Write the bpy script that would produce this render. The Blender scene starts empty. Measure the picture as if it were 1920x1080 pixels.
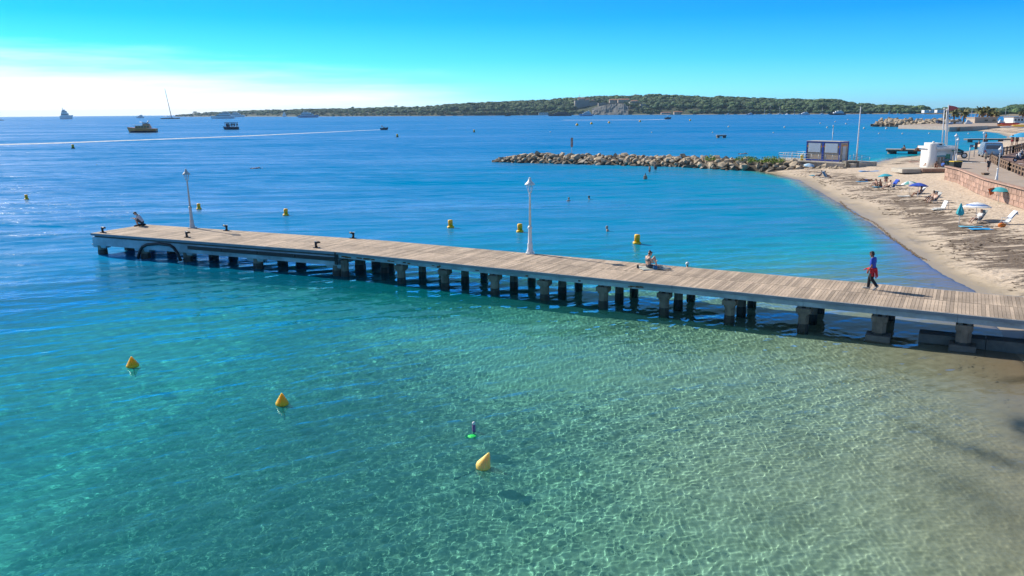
import bpy, bmesh, math, random
import numpy as np
from mathutils import Vector, Matrix, Euler, noise as mnoise
sc = bpy.context.scene
COL = sc.collection
R = math.radians
random.seed(7)

# ------------------------------------------------------------ camera
F = 1500.0; CAM_H = 9.5
PITCH = math.atan((540 - 209.6) / F); ROLL = R(0.5)
cp, sp = math.cos(PITCH), math.sin(PITCH); cr, sr = math.cos(ROLL), math.sin(ROLL)
cam = bpy.data.cameras.new('camera'); cam_ob = bpy.data.objects.new('camera', cam); COL.objects.link(cam_ob)
cam.sensor_width = 36; cam.lens = F / 1920 * 36; cam.clip_start = 0.1; cam.clip_end = 40000
_r = Vector((1, 0, 0)); _u = Vector((0, sp, cp)); _f = Vector((0, cp, -sp))
_x = _r * cr - _u * sr; _y = _r * sr + _u * cr; _z = -_f
M = Matrix.Identity(4)
for i in range(3):
    M[i][0], M[i][1], M[i][2] = _x[i], _y[i], _z[i]
M.translation = Vector((0, 0, CAM_H))
cam_ob.matrix_world = M
sc.camera = cam_ob

# ------------------------------------------------------------ world and sun
SUN_AZ = R(51); SUN_EL = R(34)          # sun ahead and to the left
world = bpy.data.worlds.new('World'); sc.world = world; world.use_nodes = True
wn = world.node_tree; bg = wn.nodes['Background']
def N(nt, t, **kw):
    n = nt.nodes.new(t)
    for k, v in kw.items():
        if k.startswith('i_'):
            k2 = k[2:]; n.inputs[int(k2) if k2.isdigit() else k2].default_value = v
        else: setattr(n, k, v)
    return n
def ramp(nt, stops, interp='LINEAR'):
    n = nt.nodes.new('ShaderNodeValToRGB'); n.color_ramp.interpolation = interp
    e = n.color_ramp.elements
    while len(e) < len(stops): e.new(0.5)
    for el, (p, c) in zip(e, stops):
        el.position = p; el.color = (*c, 1) if len(c) == 3 else c
    return n
def g(v): return (v, v, v)
def mathn(nt, op, a, b=None, clamp=False):
    n = nt.nodes.new('ShaderNodeMath'); n.operation = op; n.use_clamp = clamp
    for i, x in enumerate((a, b)):
        if x is None: continue
        if isinstance(x, (int, float)): n.inputs[i].default_value = x
        else: nt.links.new(x, n.inputs[i])
    return n.outputs[0]
def mixc(nt, fac, a, b, mode='MIX'):
    n = nt.nodes.new('ShaderNodeMix'); n.data_type = 'RGBA'; n.blend_type = mode
    for s, x in ((n.inputs[0], fac), (n.inputs[6], a), (n.inputs[7], b)):
        if isinstance(x, (int, float)): s.default_value = x
        elif isinstance(x, tuple): s.default_value = (*x, 1) if len(x) == 3 else x
        else: nt.links.new(x, s)
    return n.outputs[2]
sky = N(wn, 'ShaderNodeTexSky', sky_type='NISHITA', sun_disc=False, sun_elevation=SUN_EL, sun_rotation=-SUN_AZ,
        air_density=1.0, dust_density=0.2, ozone_density=2.5, altitude=0)
tc = N(wn, 'ShaderNodeTexCoord'); sx = N(wn, 'ShaderNodeSeparateXYZ'); wn.links.new(tc.outputs['Generated'], sx.inputs[0])
X_, Y_, Z_ = sx.outputs
# saturated azure gradient near the horizon; unseen sky above greyed to neutralise ambient light
tint = ramp(wn, [(0.0, (0.36, 0.98, 1.75)), (0.06, (0.30, 0.98, 1.85)), (0.15, (0.13, 0.78, 1.85)), (0.27, (0.03, 0.58, 1.75)),
                 (0.40, (0.04, 0.50, 1.30)), (0.60, (0.40, 0.58, 0.74)), (1.0, (0.80, 0.78, 0.74))])
wn.links.new(mathn(wn, 'MULTIPLY', Z_, 2.5, True), tint.inputs[0])
base = mixc(wn, 1.0, sky.outputs[0], tint.outputs[0], 'MULTIPLY')
# bright sea haze / cloud bank towards the sun
dotn = N(wn, 'ShaderNodeVectorMath', operation='DOT_PRODUCT'); wn.links.new(tc.outputs['Generated'], dotn.inputs[0])
dotn.inputs[1].default_value = (-math.sin(SUN_AZ), math.cos(SUN_AZ), 0)
azf = N(wn, 'ShaderNodeMapRange', i_1=0.62, i_2=0.96); azf.clamp = True; wn.links.new(dotn.outputs['Value'], azf.inputs[0])
mp = N(wn, 'ShaderNodeMapping'); mp.inputs['Scale'].default_value = (3, 3, 42); wn.links.new(tc.outputs['Generated'], mp.inputs[0])
cn = N(wn, 'ShaderNodeTexNoise', i_Scale=1.6, i_Detail=5.0, i_Roughness=0.55); wn.links.new(mp.outputs[0], cn.inputs['Vector'])
top = mathn(wn, 'ADD', mathn(wn, 'MULTIPLY', azf.outputs[0], 0.052), mathn(wn, 'MULTIPLY', mathn(wn, 'SUBTRACT', cn.outputs[0], 0.5), 0.055))
cl = N(wn, 'ShaderNodeMapRange', i_1=-0.036, i_2=0.034); cl.interpolation_type = 'SMOOTHSTEP'
wn.links.new(mathn(wn, 'SUBTRACT', top, Z_), cl.inputs[0])
clf = mathn(wn, 'MULTIPLY', cl.outputs[0], mathn(wn, 'MULTIPLY', azf.outputs[0], 3.0, True))
skyc = mixc(wn, clf, base, (9.5, 9.8, 10.0))
wn.links.new(skyc, bg.inputs[0]); bg.inputs[1].default_value = 0.10

sun = bpy.data.lights.new('sun', 'SUN'); sun.energy = 4.5; sun.angle = R(0.5); sun.color = (1.0, 0.93, 0.82)
sun_ob = bpy.data.objects.new('sun', sun); COL.objects.link(sun_ob)
sdir = Vector((-math.sin(SUN_AZ) * math.cos(SUN_EL), math.cos(SUN_AZ) * math.cos(SUN_EL), math.sin(SUN_EL)))
sun_ob.rotation_euler = (-sdir).to_track_quat('-Z', 'Y').to_euler(); sun_ob.location = (-40, 60, 60)
sun.cycles.is_caustics_light = True      # sunlight focused by the ripples on the sea bed
sc.view_settings.view_transform = 'Standard'; sc.view_settings.look = 'None'
sc.view_settings.exposure = 0.52; sc.view_settings.gamma = 1.0; sc.view_settings.use_curve_mapping = False
sc.render.engine = 'CYCLES'
sc.cycles.use_denoising = True
sc.cycles.max_bounces = 8; sc.cycles.transparent_max_bounces = 16; sc.cycles.caustics_reflective = False
sc.cycles.sample_clamp_indirect = 6.0

# ------------------------------------------------------------ places: rays through the photograph met with real ground
def ray(x, y):
    u = (x - 960) / F; v = -(y - 540) / F
    a = u * cr + v * sr; b = -u * sr + v * cr
    return np.array([a, cp + b * sp, -sp + b * cp])
def P(x, y, z=0.0):
    d = ray(x, y); t = (z - CAM_H) / d[2]
    return Vector((d[0] * t, d[1] * t, z))
def D(x, y, Y):
    d = ray(x, y); t = Y / d[1]
    return Vector((d[0] * t, Y, CAM_H + d[2] * t))
def proj(p):
    X, Y, Z = p[0], p[1], p[2] - CAM_H
    f = Y * cp - Z * sp; up = Y * sp + Z * cp
    a, b = X / f, up / f
    return 960 + F * (a * cr - b * sr), 540 - F * (a * sr + b * cr)

# ------------------------------------------------------------ materials
MATS = {}
def pm(name, col, var=0.18, scale=6.0, rough=0.65, bump=0.0, bscale=None, metal=0.0, streak=None, col2=None, alpha=None, rand=0.0, spec=0.5, stain=0.0):
    if name in MATS: return MATS[name]
    m = bpy.data.materials.new(name); m.use_nodes = True; nt = m.node_tree; b = nt.nodes['Principled BSDF']
    t = N(nt, 'ShaderNodeTexCoord'); mpp = N(nt, 'ShaderNodeMapping'); nt.links.new(t.outputs['Object'], mpp.inputs[0])
    if streak: mpp.inputs['Scale'].default_value = streak
    n = N(nt, 'ShaderNodeTexNoise', i_Scale=scale, i_Detail=6.0, i_Roughness=0.6); nt.links.new(mpp.outputs[0], n.inputs['Vector'])
    lo = tuple(c * (1 - var) for c in col); hi = tuple(min(1, c * (1 + var)) for c in (col2 or col))
    rp = ramp(nt, [(0.3, lo), (0.7, hi)]); nt.links.new(n.outputs[0], rp.inputs[0])
    out = rp.outputs[0]
    if rand:
        oi = N(nt, 'ShaderNodeObjectInfo'); ge = N(nt, 'ShaderNodeNewGeometry')
        f = mathn(nt, 'FRACT', mathn(nt, 'ADD', oi.outputs['Random'], ge.outputs['Random Per Island']))
        k = N(nt, 'ShaderNodeMapRange', i_3=1 - rand, i_4=1 + rand); nt.links.new(f, k.inputs[0])
        hs = N(nt, 'ShaderNodeHueSaturation'); nt.links.new(out, hs.inputs['Color']); nt.links.new(k.outputs[0], hs.inputs['Value'])
        out = hs.outputs[0]
    if stain:
        ge2 = N(nt, 'ShaderNodeNewGeometry'); sn = N(nt, 'ShaderNodeTexNoise', i_Scale=0.55, i_Detail=7.0, i_Roughness=0.65); nt.links.new(ge2.outputs['Position'], sn.inputs['Vector'])
        sr_ = N(nt, 'ShaderNodeMapRange', i_1=0.36, i_2=0.62, i_3=1 - stain, i_4=1 + stain * .35); nt.links.new(sn.outputs[0], sr_.inputs[0])
        h2 = N(nt, 'ShaderNodeHueSaturation'); nt.links.new(out, h2.inputs['Color']); nt.links.new(sr_.outputs[0], h2.inputs['Value']); out = h2.outputs[0]
    nt.links.new(out, b.inputs['Base Color'])
    b.inputs['Roughness'].default_value = rough; b.inputs['Metallic'].default_value = metal
    b.inputs['Specular IOR Level'].default_value = spec
    if bump:
        n2 = N(nt, 'ShaderNodeTexNoise', i_Scale=bscale or scale * 3, i_Detail=5.0); nt.links.new(mpp.outputs[0], n2.inputs['Vector'])
        bp = N(nt, 'ShaderNodeBump', i_Strength=bump, i_Distance=0.05); nt.links.new(n2.outputs[0], bp.inputs['Height']); nt.links.new(bp.outputs[0], b.inputs['Normal'])
    MATS[name] = m
    return m

# ------------------------------------------------------------ mesh builder
class MB:
    def __init__(s): s.v = []; s.f = []; s.mi = []; s.sm = []
    def add(s, vs, fs, mi=0, smooth=False):
        o = len(s.v); s.v.extend([tuple(v) for v in vs])
        for f in fs: s.f.append(tuple(i + o for i in f)); s.mi.append(mi); s.sm.append(smooth)
        return s
    def box(s, c, size, rz=0.0, mi=0, taper=1.0, mat=None):
        hx, hy, hz = size[0] / 2, size[1] / 2, size[2] / 2
        vs = []
        for z, k in ((-hz, 1), (hz, taper)):
            for x, y in ((-hx, -hy), (hx, -hy), (hx, hy), (-hx, hy)): vs.append(Vector((x * k, y * k, z)))
        if mat is not None: vs = [mat @ v for v in vs]
        else:
            cz, sz = math.cos(rz), math.sin(rz)
            vs = [Vector((v.x * cz - v.y * sz, v.x * sz + v.y * cz, v.z)) for v in vs]
        vs = [v + Vector(c) for v in vs]
        return s.add(vs, [(3, 2, 1, 0), (4, 5, 6, 7), (0, 1, 5, 4), (1, 2, 6, 5), (2, 3, 7, 6), (3, 0, 4, 7)], mi)
    def beam(s, a, b, w, h, mi=0):          # bar of w x h from a to b, top up
        a = Vector(a); b = Vector(b); d = (b - a); L = d.length; d = d / L
        up = Vector((0, 0, 1)) if abs(d.z) < 0.95 else Vector((1, 0, 0))
        r = d.cross(up).normalized(); u = r.cross(d)
        vs = []
        for p in (a, b):
            for i, j in ((-1, -1), (1, -1), (1, 1), (-1, 1)): vs.append(p + r * (i * w / 2) + u * (j * h / 2))
        return s.add(vs, [(0, 1, 2, 3), (7, 6, 5, 4), (4, 5, 1, 0), (5, 6, 2, 1), (6, 7, 3, 2), (7, 4, 0, 3)], mi)
    def tube(s, pts, rad, n=8, mi=0, smooth=True, cap=True, sx=1.0):
        pts = [Vector(p) for p in pts]; m = len(pts)
        if not isinstance(rad, (list, tuple)): rad = [rad] * m
        vs = []; pu = None
        for i, p in enumerate(pts):
            d = (pts[min(i + 1, m - 1)] - pts[max(i - 1, 0)]).normalized()
            if pu is None:
                pu = Vector((0, 0, 1)) if abs(d.z) < 0.9 else Vector((1, 0, 0))
            r = d.cross(pu).normalized(); u = r.cross(d).normalized(); pu = u
            for k in range(n):
                a = 2 * math.pi * k / n
                vs.append(p + r * (math.cos(a) * rad[i] * sx) + u * (math.sin(a) * rad[i]))
        fs = []
        for i in range(m - 1):
            for k in range(n):
                k2 = (k + 1) % n
                fs.append((i * n + k2, i * n + k, (i + 1) * n + k, (i + 1) * n + k2))
        s.add(vs, fs, mi, smooth)
        if cap:
            o = len(s.v) - len(vs)
            s.f.append(tuple(o + k for k in range(n))); s.mi.append(mi); s.sm.append(False)
            s.f.append(tuple(o + (m - 1) * n + k for k in reversed(range(n)))); s.mi.append(mi); s.sm.append(False)
        return s
    def lathe(s, prof, n=16, c=(0, 0, 0), mi=0, smooth=True, mat=None):
        vs = []; c = Vector(c)
        for r, z in prof:
            for k in range(n):
                a = 2 * math.pi * k / n; v = Vector((r * math.cos(a), r * math.sin(a), z))
                vs.append((mat @ v if mat is not None else v) + c)
        fs = []
        for i in range(len(prof) - 1):
            for k in range(n):
                k2 = (k + 1) % n; fs.append((i * n + k, i * n + k2, (i + 1) * n + k2, (i + 1) * n + k))
        fs2 = [tuple(reversed(range(n))), tuple((len(prof) - 1) * n + k for k in range(n))]
        s.add(vs, fs, mi, smooth); o = len(s.v) - len(vs)
        for f in fs2: s.f.append(tuple(o + i for i in f)); s.mi.append(mi); s.sm.append(False)
        return s
    def ball(s, c, r, n=8, m=6, mi=0, sc3=(1, 1, 1), jit=0.0, rng=random):
        vs = []; c = Vector(c)
        for i in range(1, m):
            t = math.pi * i / m
            for k in range(n):
                a = 2 * math.pi * k / n; q = r * (1 + rng.uniform(-jit, jit))
                vs.append(c + Vector((math.sin(t) * math.cos(a) * q * sc3[0], math.sin(t) * math.sin(a) * q * sc3[1], math.cos(t) * q * sc3[2])))
        tp = len(vs); vs.append(c + Vector((0, 0, r * sc3[2]))); vs.append(c - Vector((0, 0, r * sc3[2])))
        fs = []
        for i in range(m - 2):
            for k in range(n):
                k2 = (k + 1) % n; fs.append((i * n + k, (i + 1) * n + k, (i + 1) * n + k2, i * n + k2))
        for k in range(n):
            k2 = (k + 1) % n; fs.append((tp, k, k2)); fs.append((tp + 1, (m - 2) * n + k2, (m - 2) * n + k))
        return s.add(vs, fs, mi, True)
    def poly(s, pts, z0, z1, mi=0):         # vertical prism over an xy outline (counter-clockwise)
        n = len(pts)
        vs = [(p[0], p[1], z0) for p in pts] + [(p[0], p[1], z1) for p in pts]
        fs = [tuple(reversed(range(n))), tuple(range(n, 2 * n))] + [(k, (k + 1) % n, n + (k + 1) % n, n + k) for k in range(n)]
        return s.add(vs, fs, mi)
    def mesh(s, name, mats):
        m = bpy.data.meshes.new(name); m.from_pydata(s.v, [], s.f)
        for x in (mats if isinstance(mats, (list, tuple)) else [mats]): m.materials.append(x)
        m.polygons.foreach_set('material_index', s.mi); m.polygons.foreach_set('use_smooth', s.sm)
        m.update(); return m
    def build(s, name, mats, parent=None, loc=None):
        return link(name, s.mesh(name, mats), parent, loc)
def link(name, mesh, parent=None, loc=None):
    o = bpy.data.objects.new(name, mesh); COL.objects.link(o)
    if parent is not None: o.parent = parent
    if loc is not None: o.location = loc
    return o
def tag(o, label=None, cat=None, group=None, kind=None):
    if label: o['label'] = label
    if cat: o['category'] = cat
    if group: o['group'] = group
    if kind: o['kind'] = kind
    return o
def thing(name, label, cat, loc=(0, 0, 0), rz=0.0, group=None):
    o = bpy.data.objects.new(name, None); COL.objects.link(o); o.empty_display_size = 0.2
    o.location = loc; o.rotation_euler = (0, 0, rz)
    return tag(o, label, cat, group)
def kids(o): return [c for c in list(bpy.data.objects) if c.parent == o]
def copy_tree(o, loc, rz, label, kidmap=None):
    def rec(s, parent):
        c = s.copy(); COL.objects.link(c)
        if parent is not None: c.parent = parent
        for ch in list(s.children): rec(ch, c)
        return c
    r = rec(o, None); r.location = loc; r.rotation_euler = (0, 0, rz); r['label'] = label
    return r
def setmat(o, mat, i=0):
    o.material_slots[i].link = 'OBJECT'; o.material_slots[i].material = mat
# ------------------------------------------------------------ terrain, sea bed, water
SHORE = [(13.6, 2), (15.3, 12), (17.0, 20)] + [tuple(P(*p)[:2]) for p in [(1920, 690)]] + [(21.6, 34.5)] + \
        [tuple(P(*p)[:2]) for p in [(1830, 545), (1750, 500), (1680, 450), (1600, 395), (1500, 338), (1425, 320)]] + \
        [(40.5, 134), (50, 134), (60, 140)] + [tuple(P(*p)[:2]) for p in [(1620, 309), (1680, 297), (1735, 291.5), (1800, 286), (1850, 277), (1882, 264), (1890, 256), (1872, 249.5), (1830, 245), (1795, 241.5)]] + \
        [tuple(P(*p)[:2]) for p in [(1768, 237), (1776, 233.5), (1850, 231), (1890, 229), (1930, 227)]] + [(900, 560), (900, 2)]
SH = np.array([(float(a), float(b)) for a, b in SHORE])
def sdist(X, Y):
    """signed distance to the waterline, positive on land"""
    X = np.asarray(X, float); Y = np.asarray(Y, float)
    d = np.full(X.shape, 1e9); ins = np.zeros(X.shape, bool); n = len(SH)
    for i in range(n):
        ax, ay = SH[i]; bx, by = SH[(i + 1) % n]
        ex, ey = bx - ax, by - ay; L = ex * ex + ey * ey
        t = np.clip(((X - ax) * ex + (Y - ay) * ey) / L, 0, 1)
        d = np.minimum(d, np.hypot(X - ax - t * ex, Y - ay - t * ey))
        c = ((ay > Y) != (by > Y))
        with np.errstate(divide='ignore', invalid='ignore'):
            xi = ex * (Y - ay) / (ey if abs(ey) > 1e-9 else 1e-9) + ax
        ins ^= c & (X < xi)
    return np.where(ins, d, -d)
def vnoise(X, Y, s, seed=0):
    r = np.random.default_rng(seed); T = r.random((64, 64))
    x = X / s; y = Y / s; xi = np.floor(x).astype(int); yi = np.floor(y).astype(int); fx = x - xi; fy = y - yi
    fx = fx * fx * (3 - 2 * fx); fy = fy * fy * (3 - 2 * fy)
    q = lambda a, b: T[a % 64, b % 64]
    return (q(xi, yi) * (1 - fx) + q(xi + 1, yi) * fx) * (1 - fy) + (q(xi, yi + 1) * (1 - fx) + q(xi + 1, yi + 1) * fx) * fy
def land_h(d):
    return np.interp(d, [-400, -150, -60, -30, -14, -6, 0, 3, 9, 20, 60, 900], [-14, -9, -4.2, -2.0, -0.92, -0.32, 0, 0.22, 0.62, 1.05, 1.3, 1.4])
def height(X, Y):
    d = sdist(X, Y)
    w = (vnoise(X, Y, 5.0, 3) - 0.5) * 1.6 + (vnoise(X, Y, 14.0, 4) - 0.5) * 2.0
    z = land_h(d + w * np.clip(np.abs(d) / 4, 0.15, 1))
    return z + np.where(d > 1, (vnoise(X, Y, 1.3, 5) - 0.5) * 0.07 + (vnoise(X, Y, 4, 8) - .5) * .08, 0)
def hz(x, y): return float(height(np.array([x]), np.array([y]))[0])
def G(px, py):
    z = 0.6
    for _ in range(12):
        p = P(px, py, z); z = 0.5 * z + 0.5 * max(hz(p.x, p.y), -0.02)
    p = P(px, py, z); return p
def grid_mesh(name, xs, ys, zf, attrs):
    X, Y = np.meshgrid(xs, ys); Z = zf(X, Y)
    v = np.stack([X, Y, Z], -1).reshape(-1, 3).astype(np.float32); nx, ny = len(xs), len(ys)
    i = np.arange(nx * ny).reshape(ny, nx)
    f = np.stack([i[:-1, :-1], i[:-1, 1:], i[1:, 1:], i[1:, :-1]], -1).reshape(-1, 4)
    m = bpy.data.meshes.new(name); m.vertices.add(len(v)); m.vertices.foreach_set('co', v.ravel())
    m.loops.add(f.size); m.loops.foreach_set('vertex_index', f.ravel().astype(np.int32))
    m.polygons.add(len(f)); m.polygons.foreach_set('loop_start', np.arange(0, f.size, 4, dtype=np.int32))
    m.polygons.foreach_set('use_smooth', np.ones(len(f), bool)); m.update()
    for k, fn in attrs.items():
        a = m.attributes.new(k, 'FLOAT', 'POINT'); a.data.foreach_set('value', fn(X, Y).ravel().astype(np.float32))
    return m
def axis(*segs):
    out = []
    for a, b, st in segs: out.append(np.arange(a, b, st))
    return np.concatenate(out)
def ell(X, Y, c, a, b, ang):
    x = X - c[0]; y = Y - c[1]; u = (x * math.cos(ang) + y * math.sin(ang)) / a; v = (-x * math.sin(ang) + y * math.cos(ang)) / b
    return np.clip(1.2 - np.sqrt(u * u + v * v), 0, 1)
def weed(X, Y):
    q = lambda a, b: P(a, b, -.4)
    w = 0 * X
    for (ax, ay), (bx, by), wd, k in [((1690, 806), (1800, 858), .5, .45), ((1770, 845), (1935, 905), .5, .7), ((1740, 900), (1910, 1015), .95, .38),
                                 ((1880, 735), (1930, 728), .35, .8), ((1912, 805), (1935, 845), .5, 1.0), ((560, 800), (580, 803), .5, .5), ((1480, 810), (1530, 880), .8, .25), ((1420, 960), (1520, 1000), .9, .28), ((60, 1000), (300, 940), 1.2, .3)]:  # dark patch at the right edge: a cast shadow painted among the sea-grass
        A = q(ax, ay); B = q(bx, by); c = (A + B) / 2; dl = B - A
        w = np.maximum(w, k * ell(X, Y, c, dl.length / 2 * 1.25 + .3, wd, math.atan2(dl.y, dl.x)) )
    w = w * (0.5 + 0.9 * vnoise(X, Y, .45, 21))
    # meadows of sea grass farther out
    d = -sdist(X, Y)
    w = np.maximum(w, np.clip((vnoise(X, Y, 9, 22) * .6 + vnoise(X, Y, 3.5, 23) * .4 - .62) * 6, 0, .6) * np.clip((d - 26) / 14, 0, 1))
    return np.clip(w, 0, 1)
xs = axis((-60, -20, 2.0), (-20, 62, 0.35), (62, 130, 0.9), (130, 560, 4.0)); ys = axis((5, 62, 0.35), (62, 150, 0.6), (150, 330, 2.0), (330, 640, 5.0))
sand_m = bpy.data.materials.new('beach_sand'); sand_m.use_nodes = True; nt = sand_m.node_tree; b = nt.nodes['Principled BSDF']
geo = N(nt, 'ShaderNodeNewGeometry'); sz = N(nt, 'ShaderNodeSeparateXYZ'); nt.links.new(geo.outputs['Position'], sz.inputs[0])
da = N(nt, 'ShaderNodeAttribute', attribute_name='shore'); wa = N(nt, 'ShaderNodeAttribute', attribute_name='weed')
def tn(nt, scale, detail=5.0, rough=0.6, vec=None, msc=None, rot=None, dist=0.0):
    n = N(nt, 'ShaderNodeTexNoise', i_Scale=scale, i_Detail=detail, i_Roughness=rough, i_Distortion=dist)
    mpn = N(nt, 'ShaderNodeMapping')
    if msc: mpn.inputs['Scale'].default_value = msc
    if rot: mpn.inputs['Rotation'].default_value = (0, 0, rot)
    nt.links.new(vec, mpn.inputs[0]); nt.links.new(mpn.outputs[0], n.inputs['Vector']); return n.outputs[0]
pos = geo.outputs['Position']
r1 = ramp(nt, [(0.3, (0.50, 0.395, 0.29)), (0.55, (0.60, 0.485, 0.37)), (0.75, (0.68, 0.57, 0.45))]); nt.links.new(tn(nt, 1.3, 8.0, 0.7, pos), r1.inputs[0])
# wet sand by height above the water
wet = N(nt, 'ShaderNodeMapRange', i_1=0.24, i_2=0.03); wet.clamp = True
nt.links.new(mathn(nt, 'ADD', sz.outputs[2], mathn(nt, 'MULTIPLY', mathn(nt, 'SUBTRACT', tn(nt, 0.35, 3.0, .5, pos), 0.5), 0.14)), wet.inputs[0])
csand = mixc(nt, wet.outputs[0], r1.outputs[0], (0.37, 0.295, 0.19))
# dry sea-grass wrack: streaks lying along the shore
shore_rot = math.atan2(-0.9, 0.45)
s1 = tn(nt, 0.9, 7.0, 0.72, pos, (0.55, 1.6, 1), R(25), 0.6); s2 = tn(nt, 0.16, 3.0, .5, pos)
band = ramp(nt, [(0.0, g(0)), (0.12, g(0.2)), (0.25, g(0.75)), (0.38, g(1.0)), (0.52, g(0.85)), (0.66, g(.25)), (1.0, g(0.0))]); nt.links.new(mathn(nt, 'MULTIPLY', da.outputs['Fac'], 1 / 14.0, True), band.inputs[0])
ynear = N(nt, 'ShaderNodeMapRange', i_1=80.0, i_2=48.0, i_3=0.0, i_4=0.075); nt.links.new(sz.outputs[1], ynear.inputs[0])
s1 = mathn(nt, 'ADD', s1, ynear.outputs[0])
wk = mathn(nt, 'MULTIPLY', mathn(nt, 'SUBTRACT', mathn(nt, 'ADD', s1, mathn(nt, 'MULTIPLY', mathn(nt, 'MULTIPLY', band.outputs[0], s2), 0.42)), 0.665), 14.0, True)
wk = mathn(nt, 'MULTIPLY', wk, mathn(nt, 'MULTIPLY', band.outputs[0], 3.0, True))
cw = mixc(nt, mathn(nt, 'MULTIPLY', wk, 0.85), csand, (0.085, 0.055, 0.034))
# pebbles, sea-grass and a painted shadow patch under water
und = N(nt, 'ShaderNodeMapRange', i_1=-0.03, i_2=-0.45); und.clamp = True; nt.links.new(sz.outputs[2], und.inputs[0])
rb = ramp(nt, [(0.3, (0.30, 0.305, 0.215)), (0.52, (0.50, 0.49, 0.37)), (0.72, (0.68, 0.66, 0.52))]); nt.links.new(tn(nt, 1.9, 8.0, 0.75, pos), rb.inputs[0])
cb = mixc(nt, und.outputs[0], cw, rb.outputs[0])
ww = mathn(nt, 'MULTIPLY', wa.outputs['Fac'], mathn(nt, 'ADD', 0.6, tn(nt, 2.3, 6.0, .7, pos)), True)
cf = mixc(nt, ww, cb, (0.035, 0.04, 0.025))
nt.links.new(cf, b.inputs['Base Color'])
rr = N(nt, 'ShaderNodeMapRange', i_3=0.95, i_4=0.40); nt.links.new(mathn(nt, 'MULTIPLY', wet.outputs[0], mathn(nt, 'SUBTRACT', 1.0, und.outputs[0])), rr.inputs[0]); nt.links.new(rr.outputs[0], b.inputs['Roughness'])
hh = mathn(nt, 'ADD', mathn(nt, 'MULTIPLY', mathn(nt, 'ADD', tn(nt, 2.6, 6.0, 0.6, pos), tn(nt, 1.1, 2.0, 0.5, pos)), mathn(nt, 'SUBTRACT', 1.0, wet.outputs[0])), mathn(nt, 'MULTIPLY', wk, 0.3))
bp = N(nt, 'ShaderNodeBump', i_Strength=0.75, i_Distance=0.2); nt.links.new(hh, bp.inputs['Height']); nt.links.new(bp.outputs[0], b.inputs['Normal'])
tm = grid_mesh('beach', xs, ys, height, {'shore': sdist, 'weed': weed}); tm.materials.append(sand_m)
beach = tag(link('beach', tm), kind='structure'); beach.cycles.is_caustics_receiver = True

# water: real ripples near the camera, finer relief farther out
WR = np.random.default_rng(5); WAVES = []
for k in range(84):
    L = math.exp(WR.uniform(math.log(.12), math.log(.27))) if k < 58 else math.exp(WR.uniform(math.log(.32), math.log(2.0))); a = WR.normal(R(118), 0.85) if L > .6 else WR.uniform(0, 6.28)
    WAVES.append((L, math.cos(a), math.sin(a), (.0017 if L < .3 else .0030) * L * WR.uniform(.4, 1) * (1.0 if L < .8 else .7), WR.uniform(0, 6.28)))
def wave_z(X, Y):
    Z = np.zeros(X.shape)
    fade = np.clip((X + 36) / 8, 0, 1) * np.clip((32 - X) / 4, 0, 1) * np.clip((66 - Y) / 14, 0, 1) * np.clip((Y - 9) / 3, 0, 1)
    dd = np.clip(-sdist(X, Y) / 3, 0.0, 1)
    m = fade > 0
    x, y = X[m], Y[m]; z = np.zeros(x.shape)
    gust = 0.55 + 0.9 * vnoise(x, y, 6.0, 31)
    for L, cx, cy, A, ph in WAVES: z += A * np.sin(2 * math.pi / L * (x * cx + y * cy) + ph)
    Z[m] = z * gust * fade[m] * (0.2 + .8 * dd[m])
    # longer crests rolling in over the whole bay
    f2 = np.clip((X + 118) / 20, 0, 1) * np.clip((98 - X) / 20, 0, 1) * np.clip((168 - Y) / 40, 0, 1) * np.clip((Y - 16) / 34, .12, 1) * dd
    g2 = 0.5 + vnoise(X, Y, 22, 33)
    for L, cx, cy, A, ph in SWELL: Z += A * f2 * g2 * np.sin(2 * math.pi / L * (X * cx + Y * cy) + ph + 1.2 * np.sin(X * .09 + ph))
    return Z
SWELL = []
for k in range(16):
    L = math.exp(WR.uniform(math.log(.9), math.log(5.0))); a = WR.normal(R(103), .28); SWELL.append((L, math.cos(a), math.sin(a), (.0040 if L < 2.2 else .0024) * L * WR.uniform(.5, 1), WR.uniform(0, 6.28)))
def depth(X, Y): return np.maximum(0.0, -height(X, Y))
xs = axis((-9000, -1000, 1000), (-1000, -120, 88), (-120, -36, 1.2), (-36, -13, 0.12), (-13, 14.5, 0.042), (14.5, 32, 0.1), (32, 80, .6), (80, 100, 2.0), (100, 700, 12), (700, 9001, 830))
ys = axis((-60, 9, 8), (9, 14, .4), (14, 28, 0.04), (28, 48, .075), (48, 66, .13), (66, 170, .6), (170, 600, 10), (600, 2400, 90), (2400, 12001, 800))
wm = bpy.data.materials.new('sea_water'); wm.use_nodes = True; nt = wm.node_tree; nt.nodes.clear()
out = N(nt, 'ShaderNodeOutputMaterial'); geo = N(nt, 'ShaderNodeNewGeometry'); pos = geo.outputs['Position']
dp = N(nt, 'ShaderNodeAttribute', attribute_name='depth').outputs['Fac']
far = N(nt, 'ShaderNodeAttribute', attribute_name='open').outputs['Fac']
calm = tn(nt, 0.011, 4.0, .55, pos, (0.35, 1.6, 1), R(-8)); calm2 = tn(nt, 0.05, 3.0, .5, pos, (.3, 1.4, 1), R(-12))
gust = N(nt, 'ShaderNodeMapRange', i_1=0.35, i_2=0.65, i_3=0.35, i_4=1.2); nt.links.new(mathn(nt, 'ADD', mathn(nt, 'MULTIPLY', calm, .6), mathn(nt, 'MULTIPLY', calm2, .4)), gust.inputs[0])
w1 = tn(nt, 0.55, 3.0, 0.55, pos, (0.45, 1.25, 1), R(-24), .4); w2 = tn(nt, 1.9, 4.0, 0.6, pos, (0.6, 1.2, 1), R(-12), .3); w3 = tn(nt, 0.13, 2.0, .5, pos, (0.35, 1.3, 1), R(-28))
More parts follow.
